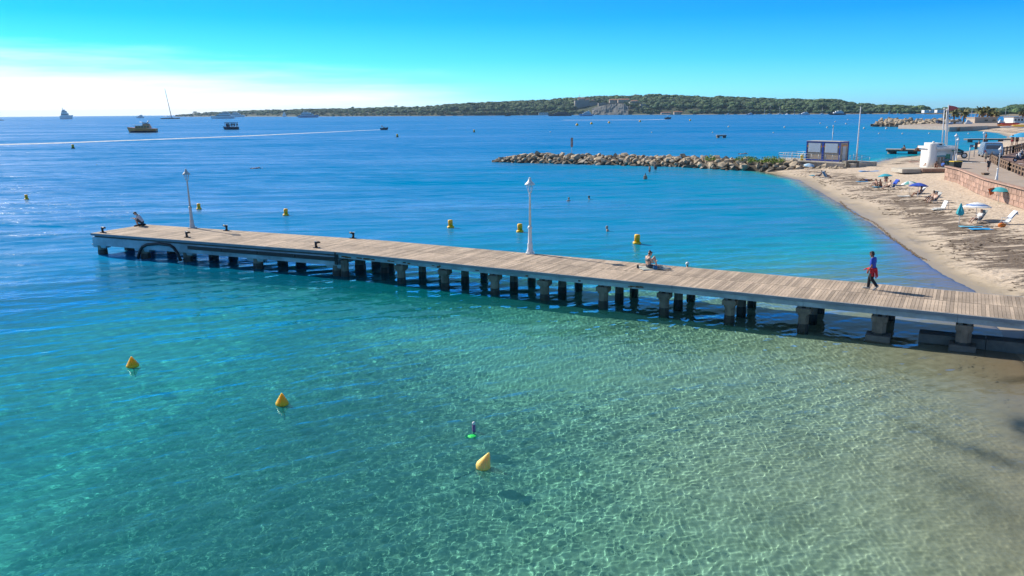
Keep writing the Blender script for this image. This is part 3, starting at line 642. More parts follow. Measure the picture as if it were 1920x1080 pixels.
def pose(name):
    J = {}
    if name in ('stand', 'walk', 'hips', 'stroll'):
        J.update(pelvis=(0, 0, .95), belly=(.01, 0, 1.1), chest=(.0, 0, 1.30), neck=(.02, 0, 1.47), head=(.05, 0, 1.62), face=(1, 0, -.06))
        for s, q in (('L', 1), ('R', -1)):
            J['sh' + s] = (0, .175 * q, 1.40); J['el' + s] = (-.03, .235 * q, 1.13); J['wr' + s] = (.05, .25 * q, .90); J['ha' + s] = (.08, .245 * q, .82); J['hdir' + s] = (.25, -.05 * q, -1)
            J['hi' + s] = (0, .09 * q, .92); J['kn' + s] = (.015, .10 * q, .50); J['an' + s] = (-.03, .10 * q, .085); J['to' + s] = (.14, .12 * q, .03)
        if name == 'walk':
            J.update(head=(.085, 0, 1.605), neck=(.035, 0, 1.465), face=(1, 0, -.35), chest=(.02, 0, 1.30))
            J.update(knR=(.13, -.09, .51), anR=(.16, -.09, .085), toR=(.34, -.10, .035), knL=(-.02, .09, .50), anL=(-.27, .09, .19), toL=(-.15, .10, .045))
            J.update(elL=(-.02, .235, 1.13), wrL=(.10, .24, .90), haL=(.14, .23, .82), elR=(-.02, -.22, 1.14), wrR=(.18, -.20, .95), haR=(.25, -.18, .90), hdirR=(.6, 0, -.6))
        if name == 'stroll':
            J.update(knR=(.14, -.09, .51), anR=(.2, -.09, .09), toR=(.37, -.10, .06), knL=(0, .09, .49), anL=(-.2, .09, .14), toL=(-.05, .10, .035), elL=(.05, .24, 1.13), wrL=(.2, .23, .95), haL=(.26, .22, .88), elR=(-.12, -.24, 1.13), wrR=(-.1, -.25, .9), haR=(-.08, -.25, .82))
        if name == 'hips':
            for s, q in (('L', 1), ('R', -1)): J['el' + s] = (-.04, .36 * q, 1.16); J['wr' + s] = (.06, .22 * q, 1.0); J['ha' + s] = (.09, .16 * q, .99); J['hdir' + s] = (.2, -q, -.2)
    elif name == 'crouch':      # seated low, knees up, bowed over a phone
        J.update(pelvis=(0, 0, .27), belly=(.05, 0, .42), chest=(.17, 0, .62), neck=(.27, 0, .78), head=(.39, 0, .87), face=(.75, 0, -.7))
        for s, q in (('L', 1), ('R', -1)):
            J['sh' + s] = (.2, .17 * q, .71); J['el' + s] = (.40, .20 * q, .50); J['wr' + s] = (.56, .06 * q, .56); J['ha' + s] = (.62, .035 * q, .585); J['hdir' + s] = (1, -.2 * q, .2)
            J['hi' + s] = (.02, .10 * q, .25); J['kn' + s] = (.38, .15 * q, .50); J['an' + s] = (.30, .13 * q, .085); J['to' + s] = (.48, .15 * q, .035)
    elif name == 'read':        # on the deck, one knee up
        J.update(pelvis=(0, 0, .12), belly=(-.03, 0, .26), chest=(-.06, 0, .46), neck=(-.02, 0, .63), head=(.07, 0, .74), face=(.85, -.1, -.5))
        J.update(shL=(-.04, .17, .56), elL=(.1, .25, .32), wrL=(.33, .14, .33), haL=(.40, .10, .36), hdirL=(1, -.3, .3), shR=(-.04, -.17, .56), elR=(.08, -.26, .32), wrR=(.31, -.12, .32), haR=(.39, -.08, .35), hdirR=(1, .3, .3))
        J.update(hiL=(.02, .1, .11), knL=(.42, .14, .52), anL=(.55, .12, .09), toL=(.74, .12, .04), hiR=(.02, -.1, .11), knR=(.40, -.34, .10), anR=(.70, -.06, .075), toR=(.86, .06, .05))
    elif name == 'sit':         # on the sand, legs out, leaning on knees
        J.update(pelvis=(0, 0, .12), belly=(.02, 0, .26), chest=(.06, 0, .47), neck=(.11, 0, .64), head=(.17, 0, .76), face=(1, 0, -.2))
        for s, q in (('L', 1), ('R', -1)):
            J['sh' + s] = (.08, .17 * q, .57); J['el' + s] = (.25, .24 * q, .38); J['wr' + s] = (.45, .16 * q, .44); J['ha' + s] = (.52, .13 * q, .43); J['hdir' + s] = (1, 0, -.3)
            J['hi' + s] = (.02, .1 * q, .11); J['kn' + s] = (.43, .13 * q, .36); J['an' + s] = (.72, .12 * q, .07); J['to' + s] = (.88, .13 * q, .12)
    elif name == 'chair':       # reclined in a low beach chair
        J.update(pelvis=(0, 0, .30), belly=(-.07, 0, .42), chest=(-.2, 0, .60), neck=(-.27, 0, .76), head=(-.25, 0, .90), face=(1, 0, -.15))
        for s, q in (('L', 1), ('R', -1)):
            J['sh' + s] = (-.24, .17 * q, .69); J['el' + s] = (-.04, .25 * q, .50); J['wr' + s] = (.16, .2 * q, .50); J['ha' + s] = (.24, .16 * q, .50); J['hdir' + s] = (1, -.2 * q, 0)
            J['hi' + s] = (.02, .1 * q, .29); J['kn' + s] = (.44, .12 * q, .38); J['an' + s] = (.72, .11 * q, .09); J['to' + s] = (.88, .13 * q, .13)
    elif name == 'lie':
        J.update(pelvis=(0, 0, .12), belly=(-.16, 0, .12), chest=(-.36, 0, .13), neck=(-.53, 0, .13), head=(-.69, 0, .14), face=(.3, 0, 1))
        for s, q in (('L', 1), ('R', -1)):
            J['sh' + s] = (-.46, .17 * q, .12); J['el' + s] = (-.6, .4 * q, .08); J['wr' + s] = (-.78, .24 * q, .08); J['ha' + s] = (-.82, .15 * q, .07); J['hdir' + s] = (-.4, -q, 0)
            J['hi' + s] = (.03, .09 * q, .11); J['kn' + s] = (.45, .10 * q, .12 if q > 0 else .3); J['an' + s] = (.86 if q > 0 else .78, .10 * q, .07); J['to' + s] = (.92 if q > 0 else .94, .12 * q, .2 if q > 0 else .07)
    return {k: Vector(v) for k, v in J.items()}
def body_mb(J, fine):
    m = MB()
    hc = J['head']; fd = J['face'].normalized(); up = (hc - J['neck']).normalized(); side = up.cross(fd).normalized()
    fd = side.cross(up) * .75 + fd * .25; fd.normalize()
    rot = Matrix((fd, side, up)).transposed()
    def hp(x, y, z): return hc + rot @ Vector((x, y, z))
    cap_(m, hp(-.015, 0, .035), hp(.005, 0, .03), .094, .09); cap_(m, hp(.03, 0, -.05), hp(.045, 0, -.07), .06, .048)
    m.ball(hp(.0, .0, .02), .086, 10, 8)
    cap_(m, hp(.088, 0, .015), hp(.108, 0, -.022), .010, .014, 6)             # nose
    cap_(m, hp(.082, -.018, -.062), hp(.082, .018, -.062), .012, .012, 6)     # lips
    for q in (1, -1): cap_(m, hp(-.005, .088 * q, .012), hp(-.008, .09 * q, -.025), .016, .011, 6)
    cap_(m, hc - up * .09, J['neck'], .055, .06)
    c = J['chest']; b = J['belly']; p = J['pelvis']
    def tor(a, bq, wa, wb, ra, rb):
        for k in (-1, 0, 1):
            cap_(m, a + Vector((0, wa * k, 0)), bq + Vector((0, wb * k, 0)), ra, rb)
    tor(c, b, .085, .07, .10, .092); tor(b, p, .07, .075, .092, .098)
    cap_(m, J['shL'], J['shR'], .062, .062); cap_(m, J['neck'], c, .07, .09)
    for s, q in (('L', 1), ('R', -1)):
        cap_(m, J['sh' + s], J['el' + s], .056, .042); cap_(m, J['el' + s], J['wr' + s], .041, .028)
        cap_(m, J['hi' + s], J['kn' + s], .088, .056); cap_(m, J['kn' + s], J['kn' + s].lerp(J['an' + s], .35), .052, .056); cap_(m, J['kn' + s].lerp(J['an' + s], .35), J['an' + s], .056, .036)
        an = J['an' + s]; to = J['to' + s]; d = (to - an).normalized()
        cap_(m, an - d * .04 - Vector((0, 0, .03)) if s else an, to, .036, .030)
        # hand: palm, four unequal fingers, thumb from the side
        w = J['wr' + s]; hd = J['hdir' + s].normalized() if ('hdir' + s) in J else (J['ha' + s] - w).normalized()
        sd = hd.cross(Vector((0, 0, 1)) if abs(hd.z) < .8 else Vector((1, 0, 0))).normalized()
        if abs(hd.z) >= .8: sd = Vector((1, 0, 0)) - hd * hd.x; sd.normalize()
        nrm = hd.cross(sd)
        for k in (-1, 0, 1): cap_(m, w + hd * .01 + sd * .012 * k, w + hd * .085 + sd * .024 * k, .016, .013, 6)
        if fine:
            for k, ln in ((-1.5, .062), (-.5, .078), (.5, .082), (1.5, .074)):
                k0 = w + hd * .088 + sd * (.017 * k); k1 = k0 + hd * ln * .55 + nrm * .010 * q; k2 = k1 + hd * ln * .4 + nrm * .024 * q
                m.tube([k0, k1, k2], [.0088, .0082, .0072], 6)
            t0 = w + hd * .03 + sd * .03; t1 = t0 + sd * .028 + hd * .03; t2 = t1 + hd * .03 + sd * .004
            m.tube([t0, t1, t2], [.011, .0095, .008], 6)
        else: cap_(m, w + hd * .08, w + hd * .16 , .026, .018, 6)
    return m, hp
def hair_mb(hp, style):
    m = MB()
    cap_(m, hp(-.03, 0, .05), hp(.0, 0, .055), .094, .090); cap_(m, hp(-.045, 0, .0), hp(-.04, 0, -.03), .078, .06)
    cap_(m, hp(.03, -.03, .09), hp(.03, .03, .09), .05, .05)
    if style == 'bun': m.ball(hp(-.10, 0, .10), .055, 10, 8)
    if style == 'long': cap_(m, hp(-.06, 0, -.02), hp(-.09, 0, -.2), .075, .05)
    return m
def garment(J, kind):
    m = MB(); e = .016
    c = J['chest']; b = J['belly']; p = J['pelvis']
    def tor(a, bq, wa, wb, ra, rb):
        for k in (-1, 0, 1): cap_(m, a + Vector((0, wa * k, 0)), bq + Vector((0, wb * k, 0)), ra, rb)
    if kind in ('shirt', 'vest'):
        tor(c, b, .085, .072, .10 + e, .094 + e); tor(b, p.lerp(b, .25), .072, .076, .094 + e, .098 + e)
        cap_(m, J['shL'] * (1 if kind == 'shirt' else .96) + c * (0 if kind == 'shirt' else .04), J['shR'] * (1 if kind == 'shirt' else .96) + c * (0 if kind == 'shirt' else .04), .064 + e, .064 + e)
        cap_(m, J['neck'].lerp(c, .25), c, .068, .09)
        if kind == 'shirt':
            for s in 'LR': cap_(m, J['sh' + s], J['sh' + s].lerp(J['el' + s], .62), .062 + e, .056 + e)
    if kind in ('trousers', 'shorts', 'trunks'):
        tor(p.lerp(b, .3), p, .074, .08, .094 + e, .10 + e)
        f = {'trousers': 1, 'shorts': .72, 'trunks': .25}[kind]
        for s in 'LR':
            cap_(m, J['hi' + s], J['hi' + s].lerp(J['kn' + s], min(1, f)), .09 + e, .09 - .026 * f + e)
            if kind == 'trousers': cap_(m, J['kn' + s], J['kn' + s].lerp(J['an' + s], .93), .062 + e, .052 + e)
    if kind == 'bra': cap_(m, c + Vector((.0, -.08, -.02)), c + Vector((0, .08, -.02)), .106 + e * .4, .106 + e * .4)
    return m
def shoes(J):
    m = MB()
    for s in 'LR':
        an = J['an' + s]; to = J['to' + s]; d = (to - an).normalized(); h = an - Vector((0, 0, .03)) - d * .05
        cap_(m, h, to + d * .03, .048, .042)
    return m
BODY = {}
def body_of(pname, fine, style):
    k = (pname, fine, style)
    if k not in BODY:
        J = pose(pname); m, hp = body_mb(J, fine)
        BODY[k] = dict(J=J, body=voxel(m, 'body', skin_a, .0085 if fine else .022, 2 if fine else 1), hair=voxel(hair_mb(hp, style), 'hair', hair_d, .014 if fine else .025, 1), hp=hp, g={})
    return BODY[k]
def person(pname, loc, rz, label, skin=None, hair=None, wear=(), style='short', fine=False, shoe=None, scale=1.0, group=None, tilt=(0, 0)):
    B = body_of(pname, fine, style); J = B['J']
    t = thing('person', label, 'person', loc, rz, group); t.scale = (scale,) * 3; t.rotation_euler = (tilt[0], tilt[1], rz)
    o = link('body', B['body'], t); setmat(o, skin or skin_a)
    o = link('hair', B['hair'], t); setmat(o, hair or hair_d)
    for k, c in wear:
        if k not in B['g']: B['g'][k] = voxel(garment(J, k), k, skin_a, .012 if fine else .024, 2 if fine else 1)
        o = link({'bra': 'bikini_top', 'trunks': 'swimwear'}.get(k, k), B['g'][k], t); setmat(o, cloth(c))
    if shoe:
        if 'shoes' not in B['g']: B['g']['shoes'] = voxel(shoes(J), 'shoes', skin_a, .012 if fine else .024, 1)
        o = link('shoes', B['g']['shoes'], t); setmat(o, cloth(shoe))
    if fine:
        for q in (1, -1): MB().ball(B['hp'](.081, .034 * q, .015), .0125, 8, 6).build('eye', eye_m, t)
    return t
def heading(ax, ay): return math.atan2(ay, ax)
# walking man
mp_ = P(1633, 543, DECK)
man = person('walk', (mp_.x, mp_.y, DECK + .008), heading(-dR.x, -dR.y) - R(12), 'dark haired man in blue T-shirt walking along the pier with red jacket round his waist', skin_c, hair_d,
             (('shirt', (.015, .07, .42)), ('trousers', (.014, .016, .022))), fine=True, shoe=(.30, .31, .31), scale=1.0)
J = pose('walk'); jm = MB()
red = cloth((.58, .02, .03))
for k in range(14):
    a = 2 * math.pi * k / 14; cap_(jm, (.15 * math.cos(a) * .95 - .0, .175 * math.sin(a), 1.0), (.165 * math.cos(a + .3), .185 * math.sin(a + .3), .955), .026, .026, 6)
for k in range(9):       # jacket body hanging behind and at his side
    a = R(75 + k * 26); L = (.2, .3, .36, .40, .38, .36, .33, .26, .18)[k]
    cap_(jm, (.16 * math.cos(a), .185 * math.sin(a), .97), (.19 * math.cos(a) - .03, .215 * math.sin(a), .97 - L), .034, .022 + .01 * (k % 2), 6)
cap_(jm, (.16, .05, .97), (.27, .06, .93), .034, .03, 6); cap_(jm, (.27, .06, .93), (.36, .08, .87), .03, .022, 6)
cap_(jm, (.16, .08, .97), (.19, .15, .78), .032, .024, 6)
o = link('jacket', voxel(jm, 'jacket', red, .014, 2), man); setmat(o, red)
# crouching person at the tip
cpnt = P(265, 423.5, DECK)
cman = person('crouch', (cpnt.x + .1, cpnt.y, DECK), R(196), 'person in pale shirt and dark shorts sitting hunched at the outer end of the pier', skin_b, hair_d,
       (('shirt', (.52, .50, .55)), ('shorts', (.035, .05, .07))), fine=True, shoe=(.02, .02, .022), scale=1.06)
bag_m = cloth((.012, .012, .014))
bg_ = MB(); bg_.ball((0, 0, .10), .10, 12, 8, sc3=(2.3, 1.7, 1.0)); bg_.ball((-.22, .05, .08), .08, 10, 6, sc3=(1.4, 1.6, 1)); bg_.tube([(-.1, .0, .18), (-.2, .02, .22), (-.3, .05, .16)], .014, 6)
bgm = voxel(bg_, 'black_bag', bag_m, .014, 1)
o = link('black_bag', bgm, None, (cpnt.x + .12, cpnt.y, DECK)); o.rotation_euler.z = R(16); setmat(o, bag_m); tag(o, 'soft black bag under the person sitting at the end of the pier', 'bag')
# woman reading
wp = P(1216, 503, DECK)
wom = person('read', (wp.x, wp.y, DECK + .02), heading(.93, .36), 'woman with auburn bun sitting on the pier with one knee up', skin_b, hair_b,
       (('bra', (.16, .17, .17)), ('trunks', (.05, .06, .08))), style='bun', fine=True)
tow = cloth((.42, .44, .40)); 
def towel(loc, sx_, sy_, rz, mat, label, wob=.03, name='beach_towel', cat='towel', grp=None, thick=.018):
    m = MB(); nx, ny = 10, 6; vs = []
    for top in (1, 0):
        for j in range(ny + 1):
            for i in range(nx + 1):
                u = i / nx - .5; v = j / ny - .5
                ed = wob * (math.sin(u * 9 + rz) + math.cos(v * 8))
                vs.append((u * sx_ + ed * .4 * v, v * sy_ + ed * .5 * u, (thick if top else 0) + max(0, mnoise.noise(Vector((u * 4 + rz, v * 4, loc[0])))) * wob * 1.2))
    q = (nx + 1) * (ny + 1); fs = []
    for j in range(ny):
        for i in range(nx):
            a = j * (nx + 1) + i; fs.append((a, a + 1, a + nx + 2, a + nx + 1)); fs.append((q + a, q + a + nx + 1, q + a + nx + 2, q + a + 1))
    rim = [i for i in range(nx + 1)] + [j * (nx + 1) + nx for j in range(1, ny + 1)] + [ny * (nx + 1) + i for i in range(nx - 1, -1, -1)] + [j * (nx + 1) for j in range(ny - 1, 0, -1)]
    for a, b in zip(rim, rim[1:] + rim[:1]): fs.append((a, q + a, q + b, b))
    m.add(vs, fs, 0, True); o = m.build(name, mat, None, loc); o.rotation_euler.z = rz
    return tag(o, label, cat, grp)
towel((wp.x + .25, wp.y - .02, DECK + .004), 1.5, .95, heading(.93, .2), tow, 'crumpled grey patterned towel under the seated woman', .07)
o = MB().ball((0, 0, .09), .1, 12, 8, sc3=(1.3, .8, 1), jit=.08).tube([(-.08, 0, .16), (0, 0, .27), (.08, 0, .16)], .012, 6).build('beach_bag', cloth((.03, .16, .32)), None, (wp.x + .28, wp.y - .36, DECK + .02)); tag(o, 'small blue beach bag beside the seated woman', 'bag')
o = MB().lathe([(.055, 0), (.06, .09), (.04, .13), (.045, .16), (.01, .17)], 12).build('dark_flask', cloth((.02, .03, .04)), None, (wp.x - .55, wp.y + .05, DECK + .02)); tag(o, 'small dark flask standing left of the seated woman', 'flask')
# swimmers and waders
def swim(x, y, lab, skin, hair, drop=1.42, style='short', rz=0.0, wear=(), cap=None):
    p = P(x, y); t = person('stand', (p.x, p.y, -drop), rz, lab, skin, hair, wear, style, scale=1.05, group='bathers in the bay')
    if cap: MB().ball((.03, 0, 1.665), .112, 10, 8).build('bathing_cap', cap, t)
    return t
swim(1066, 376.5, 'swimmer with auburn hair, left of the two heads beyond the lamp post', skin_b, hair_b, 1.46, rz=R(-60))
swim(1105, 373.5, 'dark haired swimmer, right of the two heads beyond the lamp post', skin_c, hair_d, 1.46, rz=R(200))
swim(1139, 433.5, 'swimmer with pale hair and bare shoulders nearest the pier', skin_b, hair_g, 1.40, rz=R(160))
swim(1289, 502, 'swimmer in striped white cap half hidden behind the pier deck', skin_b, hair_d, 1.5, rz=R(100), cap=whi)
swim(1210, 336.5, 'bather in water to the waist, nearest of three at the breakwater', skin_a, hair_d, .98, rz=R(250), wear=(('trunks', (.03, .03, .04)),))
swim(1218, 323, 'bather knee deep in dark trunks, middle of three at the breakwater', skin_c, hair_d, .62, rz=R(200), wear=(('trunks', (.03, .03, .04)),))
swim(1229, 319, 'bather knee deep close to the rocks, farthest of three at the breakwater', skin_c, hair_b, .6, rz=R(240), wear=(('trunks', (.12, .03, .03)),))
p = P(480, 316); t = person('lie', (p.x, p.y, -.12), R(15), 'lone swimmer lying flat far out left of the pier lamp', skin_b, hair_d, (('trunks', (.5, .08, .02)),), scale=1.2)
p = P(1393, 289); t = person('lie', (p.x, p.y, -.12), R(5), 'swimmer floating beyond the breakwater rocks', skin_b, hair_d, scale=1.3)
# ------------------------------------------------------------ rock breakwaters
rockm = pm('limestone_boulder', (0.42, 0.335, 0.235), 0.30, 0.9, 0.9, bump=0.8, bscale=5, rand=0.28)
rockw = pm('wet_boulder', (0.11, 0.088, 0.06), 0.3, 1.2, 0.6, bump=0.7, bscale=5, rand=0.25)
def rock_mesh(seed, name='boulder', mat=None):
    rng = random.Random(seed); bm = bmesh.new(); bmesh.ops.create_icosphere(bm, subdivisions=1, radius=1.0)
    sc3 = Vector((rng.uniform(.85, 1.3), rng.uniform(.7, 1.05), rng.uniform(.55, .85)))
    pl = [(Vector((rng.gauss(0, 1), rng.gauss(0, 1), rng.gauss(0, 1))).normalized(), rng.uniform(.5, .8)) for _ in range(10)]
    for v in bm.verts:
        c = v.co.copy()
        for n, d in pl:
            k = c.dot(n)
            if k > d: c -= n * (k - d)
        c *= rng.uniform(.9, 1.1); v.co = Vector((c.x * sc3.x, c.y * sc3.y, c.z * sc3.z))
    m = bpy.data.meshes.new(name); bm.to_mesh(m); bm.free(); m.materials.append(mat or rockm); return m
ROCKS = [rock_mesh(i) for i in range(12)]
def breakwater(label, path, half, crest, n, rmin, rmax, seed, core=True, back=True):
    rng = random.Random(seed); t = thing('breakwater', label, 'breakwater', (path[0][0], path[0][1], 0)); o0 = Vector(t.location)
    pts = [Vector((*p[:2], 0)) for p in path]
    segL = [(b - a).length for a, b in zip(pts, pts[1:])]; T = sum(segL)
    def at(u):
        d = u * T
        for (a, b, L) in zip(pts, pts[1:], segL):
            if d <= L or b == pts[-1]: dr = (b - a).normalized(); return a + dr * d, dr
            d -= L
    cm = MB(); k = 24; vs = []
    for i in range(k + 1):
        p, dr = at(i / k); nr = Vector((-dr.y, dr.x, 0)); e = min(1, (i / k) * 9 + .12)
        for tt, z in ((-half - .6, -1.6), (-half * .5, crest * .35 * e), (0, crest * .7 * e), (half * .5, crest * .35 * e), (half + .6, -1.6)): vs.append(p + nr * tt * e + Vector((0, 0, z)))
    fs = []
    for i in range(k):
        for j in range(4): a = i * 5 + j; fs.append((a, a + 5, a + 6, a + 1))
    cm.add([v - o0 for v in vs], fs); cm.build('rubble_core', rockw, t)
    for i in range(n):
        u = (i + rng.uniform(-.4, .4)) / n if True else 0
        u = min(max(u, 0), 1); p, dr = at(u); nr = Vector((-dr.y, dr.x, 0)); e = min(1, u * 9 + .15)
        r = rng.uniform(rmin, rmax); lane = (i * 0.381966) % 1.0; tt = (-1.0 + lane * (1.75 if back else 1.25)) * half * e
        z = crest * e * (1 - (abs(tt) / (half * e)) ** 1.3) * rng.uniform(.75, 1.05) - r * .25
        q = p + nr * tt + Vector((0, 0, z))
        o = link('boulder', ROCKS[rng.randrange(12)], t, q - o0); o.scale = (r * rng.uniform(.85, 1.2), r, r * rng.uniform(.85, 1.15))
        o.rotation_euler = (rng.uniform(-.5, .5), rng.uniform(-.5, .5), rng.uniform(0, 6.28))
        if z < r * .42: setmat(o, rockw)
    return t
f0, f1, f2 = P(924, 305), P(1300, 314), P(1412, 322)
ctr = [(f0.x, f0.y + 2.5), (f0.x + 8, f0.y + 1.8), (f1.x + .5, f1.y + 4.2), (f2.x + 1.5, f2.y + 4.0), (46, 128.5)]
breakwater('long breakwater of pale limestone boulders sheltering the beach bay', ctr, 4.4, 1.75, 300, .5, 1.05, 3)
g0, g1 = P(1650, 237), P(1790, 239)
breakwater('distant rock breakwater below the palm trees at the far beach', [(g0.x, g0.y + 6), ((g0.x + g1.x) / 2, (g0.y + g1.y) / 2 + 7), (g1.x + 6, g1.y + 7)], 9.5, 4.2, 170, 1.3, 2.5, 9)
# sea wall rocks below the cabin terrace
rng = random.Random(4); rw = thing('rock_wall', 'boulder wall below the cabin terrace at the root of the breakwater', 'rock wall', (46, 127, 0))
for i in range(64):
    u = i / 63; a = P(1466, 316, .3).lerp(P(1588, 318, .6), u); r = rng.uniform(.4, .8)
    o = link('boulder', ROCKS[rng.randrange(12)], rw, (a.x - 46, a.y - 127 + rng.uniform(-.6, 1.2), rng.uniform(.0, .8))); o.scale = (r, r, r * .9); o.rotation_euler = (rng.random(), rng.random(), rng.random() * 6)
# shrubs on the breakwater
leaf_y = pm('bright_succulent_green', (0.20, 0.30, 0.02), .35, 5, .7, rand=.25)
def leaf_clump(m, c, rx, ry, rz_, n, s, rng):
    for _ in range(n):
        while True:
            q = Vector((rng.uniform(-1, 1), rng.uniform(-1, 1), rng.uniform(-.2, 1)))
            if q.length < 1: break
        p = Vector(c) + Vector((q.x * rx, q.y * ry, q.z * rz_)); d = Vector((rng.gauss(0, 1), rng.gauss(0, 1), rng.gauss(.4, .8))).normalized(); e = d.cross(Vector((rng.gauss(0, 1), rng.gauss(0, 1), rng.gauss(0, 1)))).normalized()
        L = s * rng.uniform(.6, 1.4); m.add([p - e * L * .3, p + d * L * .5 - e * L * .1, p + d * L, p + e * L * .3], [(0, 1, 2, 3)])
rng = random.Random(11)
for x, y, w, lab in [(1332, 299, .9, 'low green shrub farthest out among the breakwater rocks'), (1396, 300, 1.6, 'low green shrub midway between outer shrub and the terrace'), (1412, 302, .9, 'small green shrub just left of the large bright one'), (1447, 302, 2.2, 'large bright green shrub beside the cabin terrace railing')]:
    p = P(x, y, 1.5); m = MB(); leaf_clump(m, (0, 0, 0), w, w * .7, .75, int(240 * w), .24, rng); tag(m.build('shrub', leaf_y, None, p), lab, 'shrub', 'shrubs on the breakwater')
# sign on the breakwater
sp_ = P(1072, 288, 1.6); t = thing('breakwater_sign', 'rusty narrow vertical sign on a pole on the breakwater', 'sign', sp_)
k = sp_.y / F
MB().tube([(0, 0, -.3), (0, 0, 13 * k)], .05, 6).build('pole', grey_p, t)
MB().box((0, -.06, 20.5 * k), (4.2 * k, .06, 17 * k)).build('panel', pm('rusty_red_panel', (.36, .13, .08), .5, 4, .7), t)
m = MB()
for i in range(7): m.box((random.uniform(-.04, .04), -.10, (13.5 + i * 2.2) * k), (2.4 * k, .012, .9 * k))
tag(m.build('worn_marking', boll_w, t), kind='stuff')

# ------------------------------------------------------------ cabin on its terrace
concl = pm('pale_concrete', (0.46, 0.42, 0.35), .16, 1.2, .85, bump=.25, bscale=10)
blue = pm('blue_steel_paint', (0.015, 0.05, 0.30), .12, 3, .4); cgrey = pm('corrugated_grey_steel', (0.50, 0.41, 0.31), .08, 1, .55)
shutm = pm('pale_roller_shutter', (0.50, 0.56, 0.62), .05, 1, .5); rail_m = pm('galvanised_rail', (0.42, 0.43, 0.44), .1, 8, .45, metal=.4)
ZT = 1.35
fl_, fr_ = P(1510, 300.5, ZT), P(1573, 303.5, ZT); bk = P(1587, 299.5, ZT)
ux = (fr_ - fl_).normalized(); W = (fr_ - fl_).length; uy = Vector((-ux.y, ux.x, 0)); DPT = 2.5
def CB(x, y, z=0): p = fl_ + ux * x + uy * y; return Vector((p.x, p.y, ZT + z))
ac = math.atan2(ux.y, ux.x)
ter = thing('terrace', 'raised concrete terrace under the grey and blue cabin', 'terrace', (fl_.x, fl_.y, 0))
offT = -Vector((fl_.x, fl_.y, 0))
def bt(m, n, mt, par=ter): o = m.build(n, mt, par); o.location = o.location + offT; return o
bt(MB().box(CB(W / 2 - 1.2, 1.6, -.85), (W + 9.5, 6.6, 1.68), ac), 'slab', concl)
bt(MB().box(CB(W / 2 - 1.2, -1.78, -.06), (W + 9.7, .3, .14), ac), 'edge_strip', concl)
def railing(label, pts, h, nr, mat, name='railing', post=1.2):
    o0 = Vector(pts[0]); t = thing(name, label, 'railing', o0)
    for a, b in zip(pts, pts[1:]):
        a = Vector(a); b = Vector(b); n = max(1, round((b - a).length / post))
        for i in range(n + 1): q = a.lerp(b, i / n) - o0; MB().tube([q, q + Vector((0, 0, h))], .035, 6).build('post', mat, t)
        for j in range(nr): z = h * (j + 1) / nr; MB().tube([a - o0 + Vector((0, 0, z)), b - o0 + Vector((0, 0, z))], .026, 5).build('rail', mat, t)
    return t
railing('grey tube railing round the left end of the cabin terrace', [CB(-.3, 3.5, .02), CB(-4.0, 3.5, .02), CB(-4.0, -1.5, .02), CB(W + 1, -1.6, .02)], 1.15, 3, rail_m)
H_ = 35 * fl_.y / F
for i in range(2):
    cab = thing('cabin', ['left grey cabin with blue frame and pale shutter on the terrace', 'right grey cabin with blue frame and pale shutter on the terrace'][i], 'cabin', CB(i * W / 2 + .01, 0, .02), ac, 'twin cabins on the terrace')
    w2 = W / 2 - .03; m = MB()
    m.box((w2 / 2, .08 + DPT / 2, H_ / 2), (w2 - .12, DPT - .2, H_ - .16)); m.build('body', cgrey, cab)
    m = MB()
    nx = int(w2 / .16)
    for j in range(nx): m.box((.08 + (j + .5) * (w2 - .16) / nx, .165, H_ / 2), (.07, .04, H_ - .3))
    if i == 1:
        ny = int(DPT / .2)
        for j in range(ny): m.box((w2 - .05, .2 + (j + .5) * (DPT - .4) / ny, H_ / 2), (.04, .09, H_ - .3))
    tag(m.build('corrugation', cgrey, cab), kind='stuff')
    m = MB()
    for x in (.06, w2 - .06):
        for y in (.1, DPT - .05): m.box((x, y, H_ / 2), (.16, .16, H_))
    for z in (.1, H_ - .1):
        for y in (.1, DPT - .05): m.box((w2 / 2, y - .004, z), (w2 - .16, .15, .22))
        for x in (.06, w2 - .06): m.box((x, DPT / 2, z), (.15, DPT - .3, .2))
    m.build('frame', blue, cab)
    MB().box((w2 / 2, DPT / 2, H_ + .02), (w2 + .02, DPT + .06, .07)).build('roof', pm('pale_roof_sheet', (.5, .47, .43), .15, 1, .6), cab)
    sh = MB().box((w2 / 2, .10, H_ * .67), (w2 * .74, .16, H_ * .46)).build('shutter', shutm, cab)
    m = MB()
    for z in range(9): m.box((w2 / 2, .008, H_ * (.46 + z * .053)), (w2 * .70, .03, .07))
    m.build('shutter_slats', shutm, sh)
    for x in (.2, w2 - .2):
        s_ = MB().box((x, .1, H_ * .74), (.20, .12, .26)).build('warning_sign', pm('yellow_sign', (.75, .5, .03), .06, 4, .5), cab)
        MB().box((x, .03, H_ * .755), (.17, .03, .10)).build('red_band', pm('red_sign', (.55, .03, .02), .06, 4, .5), s_)
    if i == 1:
        MB().box((w2 + .005, DPT * .5, H_ * .42), (.06, .9, H_ * .75)).build('door', pm('pale_cabin_door', (.55, .54, .52), .06, 2, .5), cab)
        MB().box((w2 + .02, DPT * .55, H_ * .8), (.04, 1.6, .22)).build('side_sign', pm('orange_sign', (.7, .28, .08), .2, 3, .5), cab)
o = MB().lathe([(.24, 0), (.27, .75), (.29, .78), (.22, .88), (.05, .92)], 12).build('yellow_bin', pm('yellow_bin_plastic', (.75, .55, .03), .08, 3, .45), None, CB(-.25, -.6, .02)); tag(o, 'small yellow bin by the left corner of the cabins', 'bin')
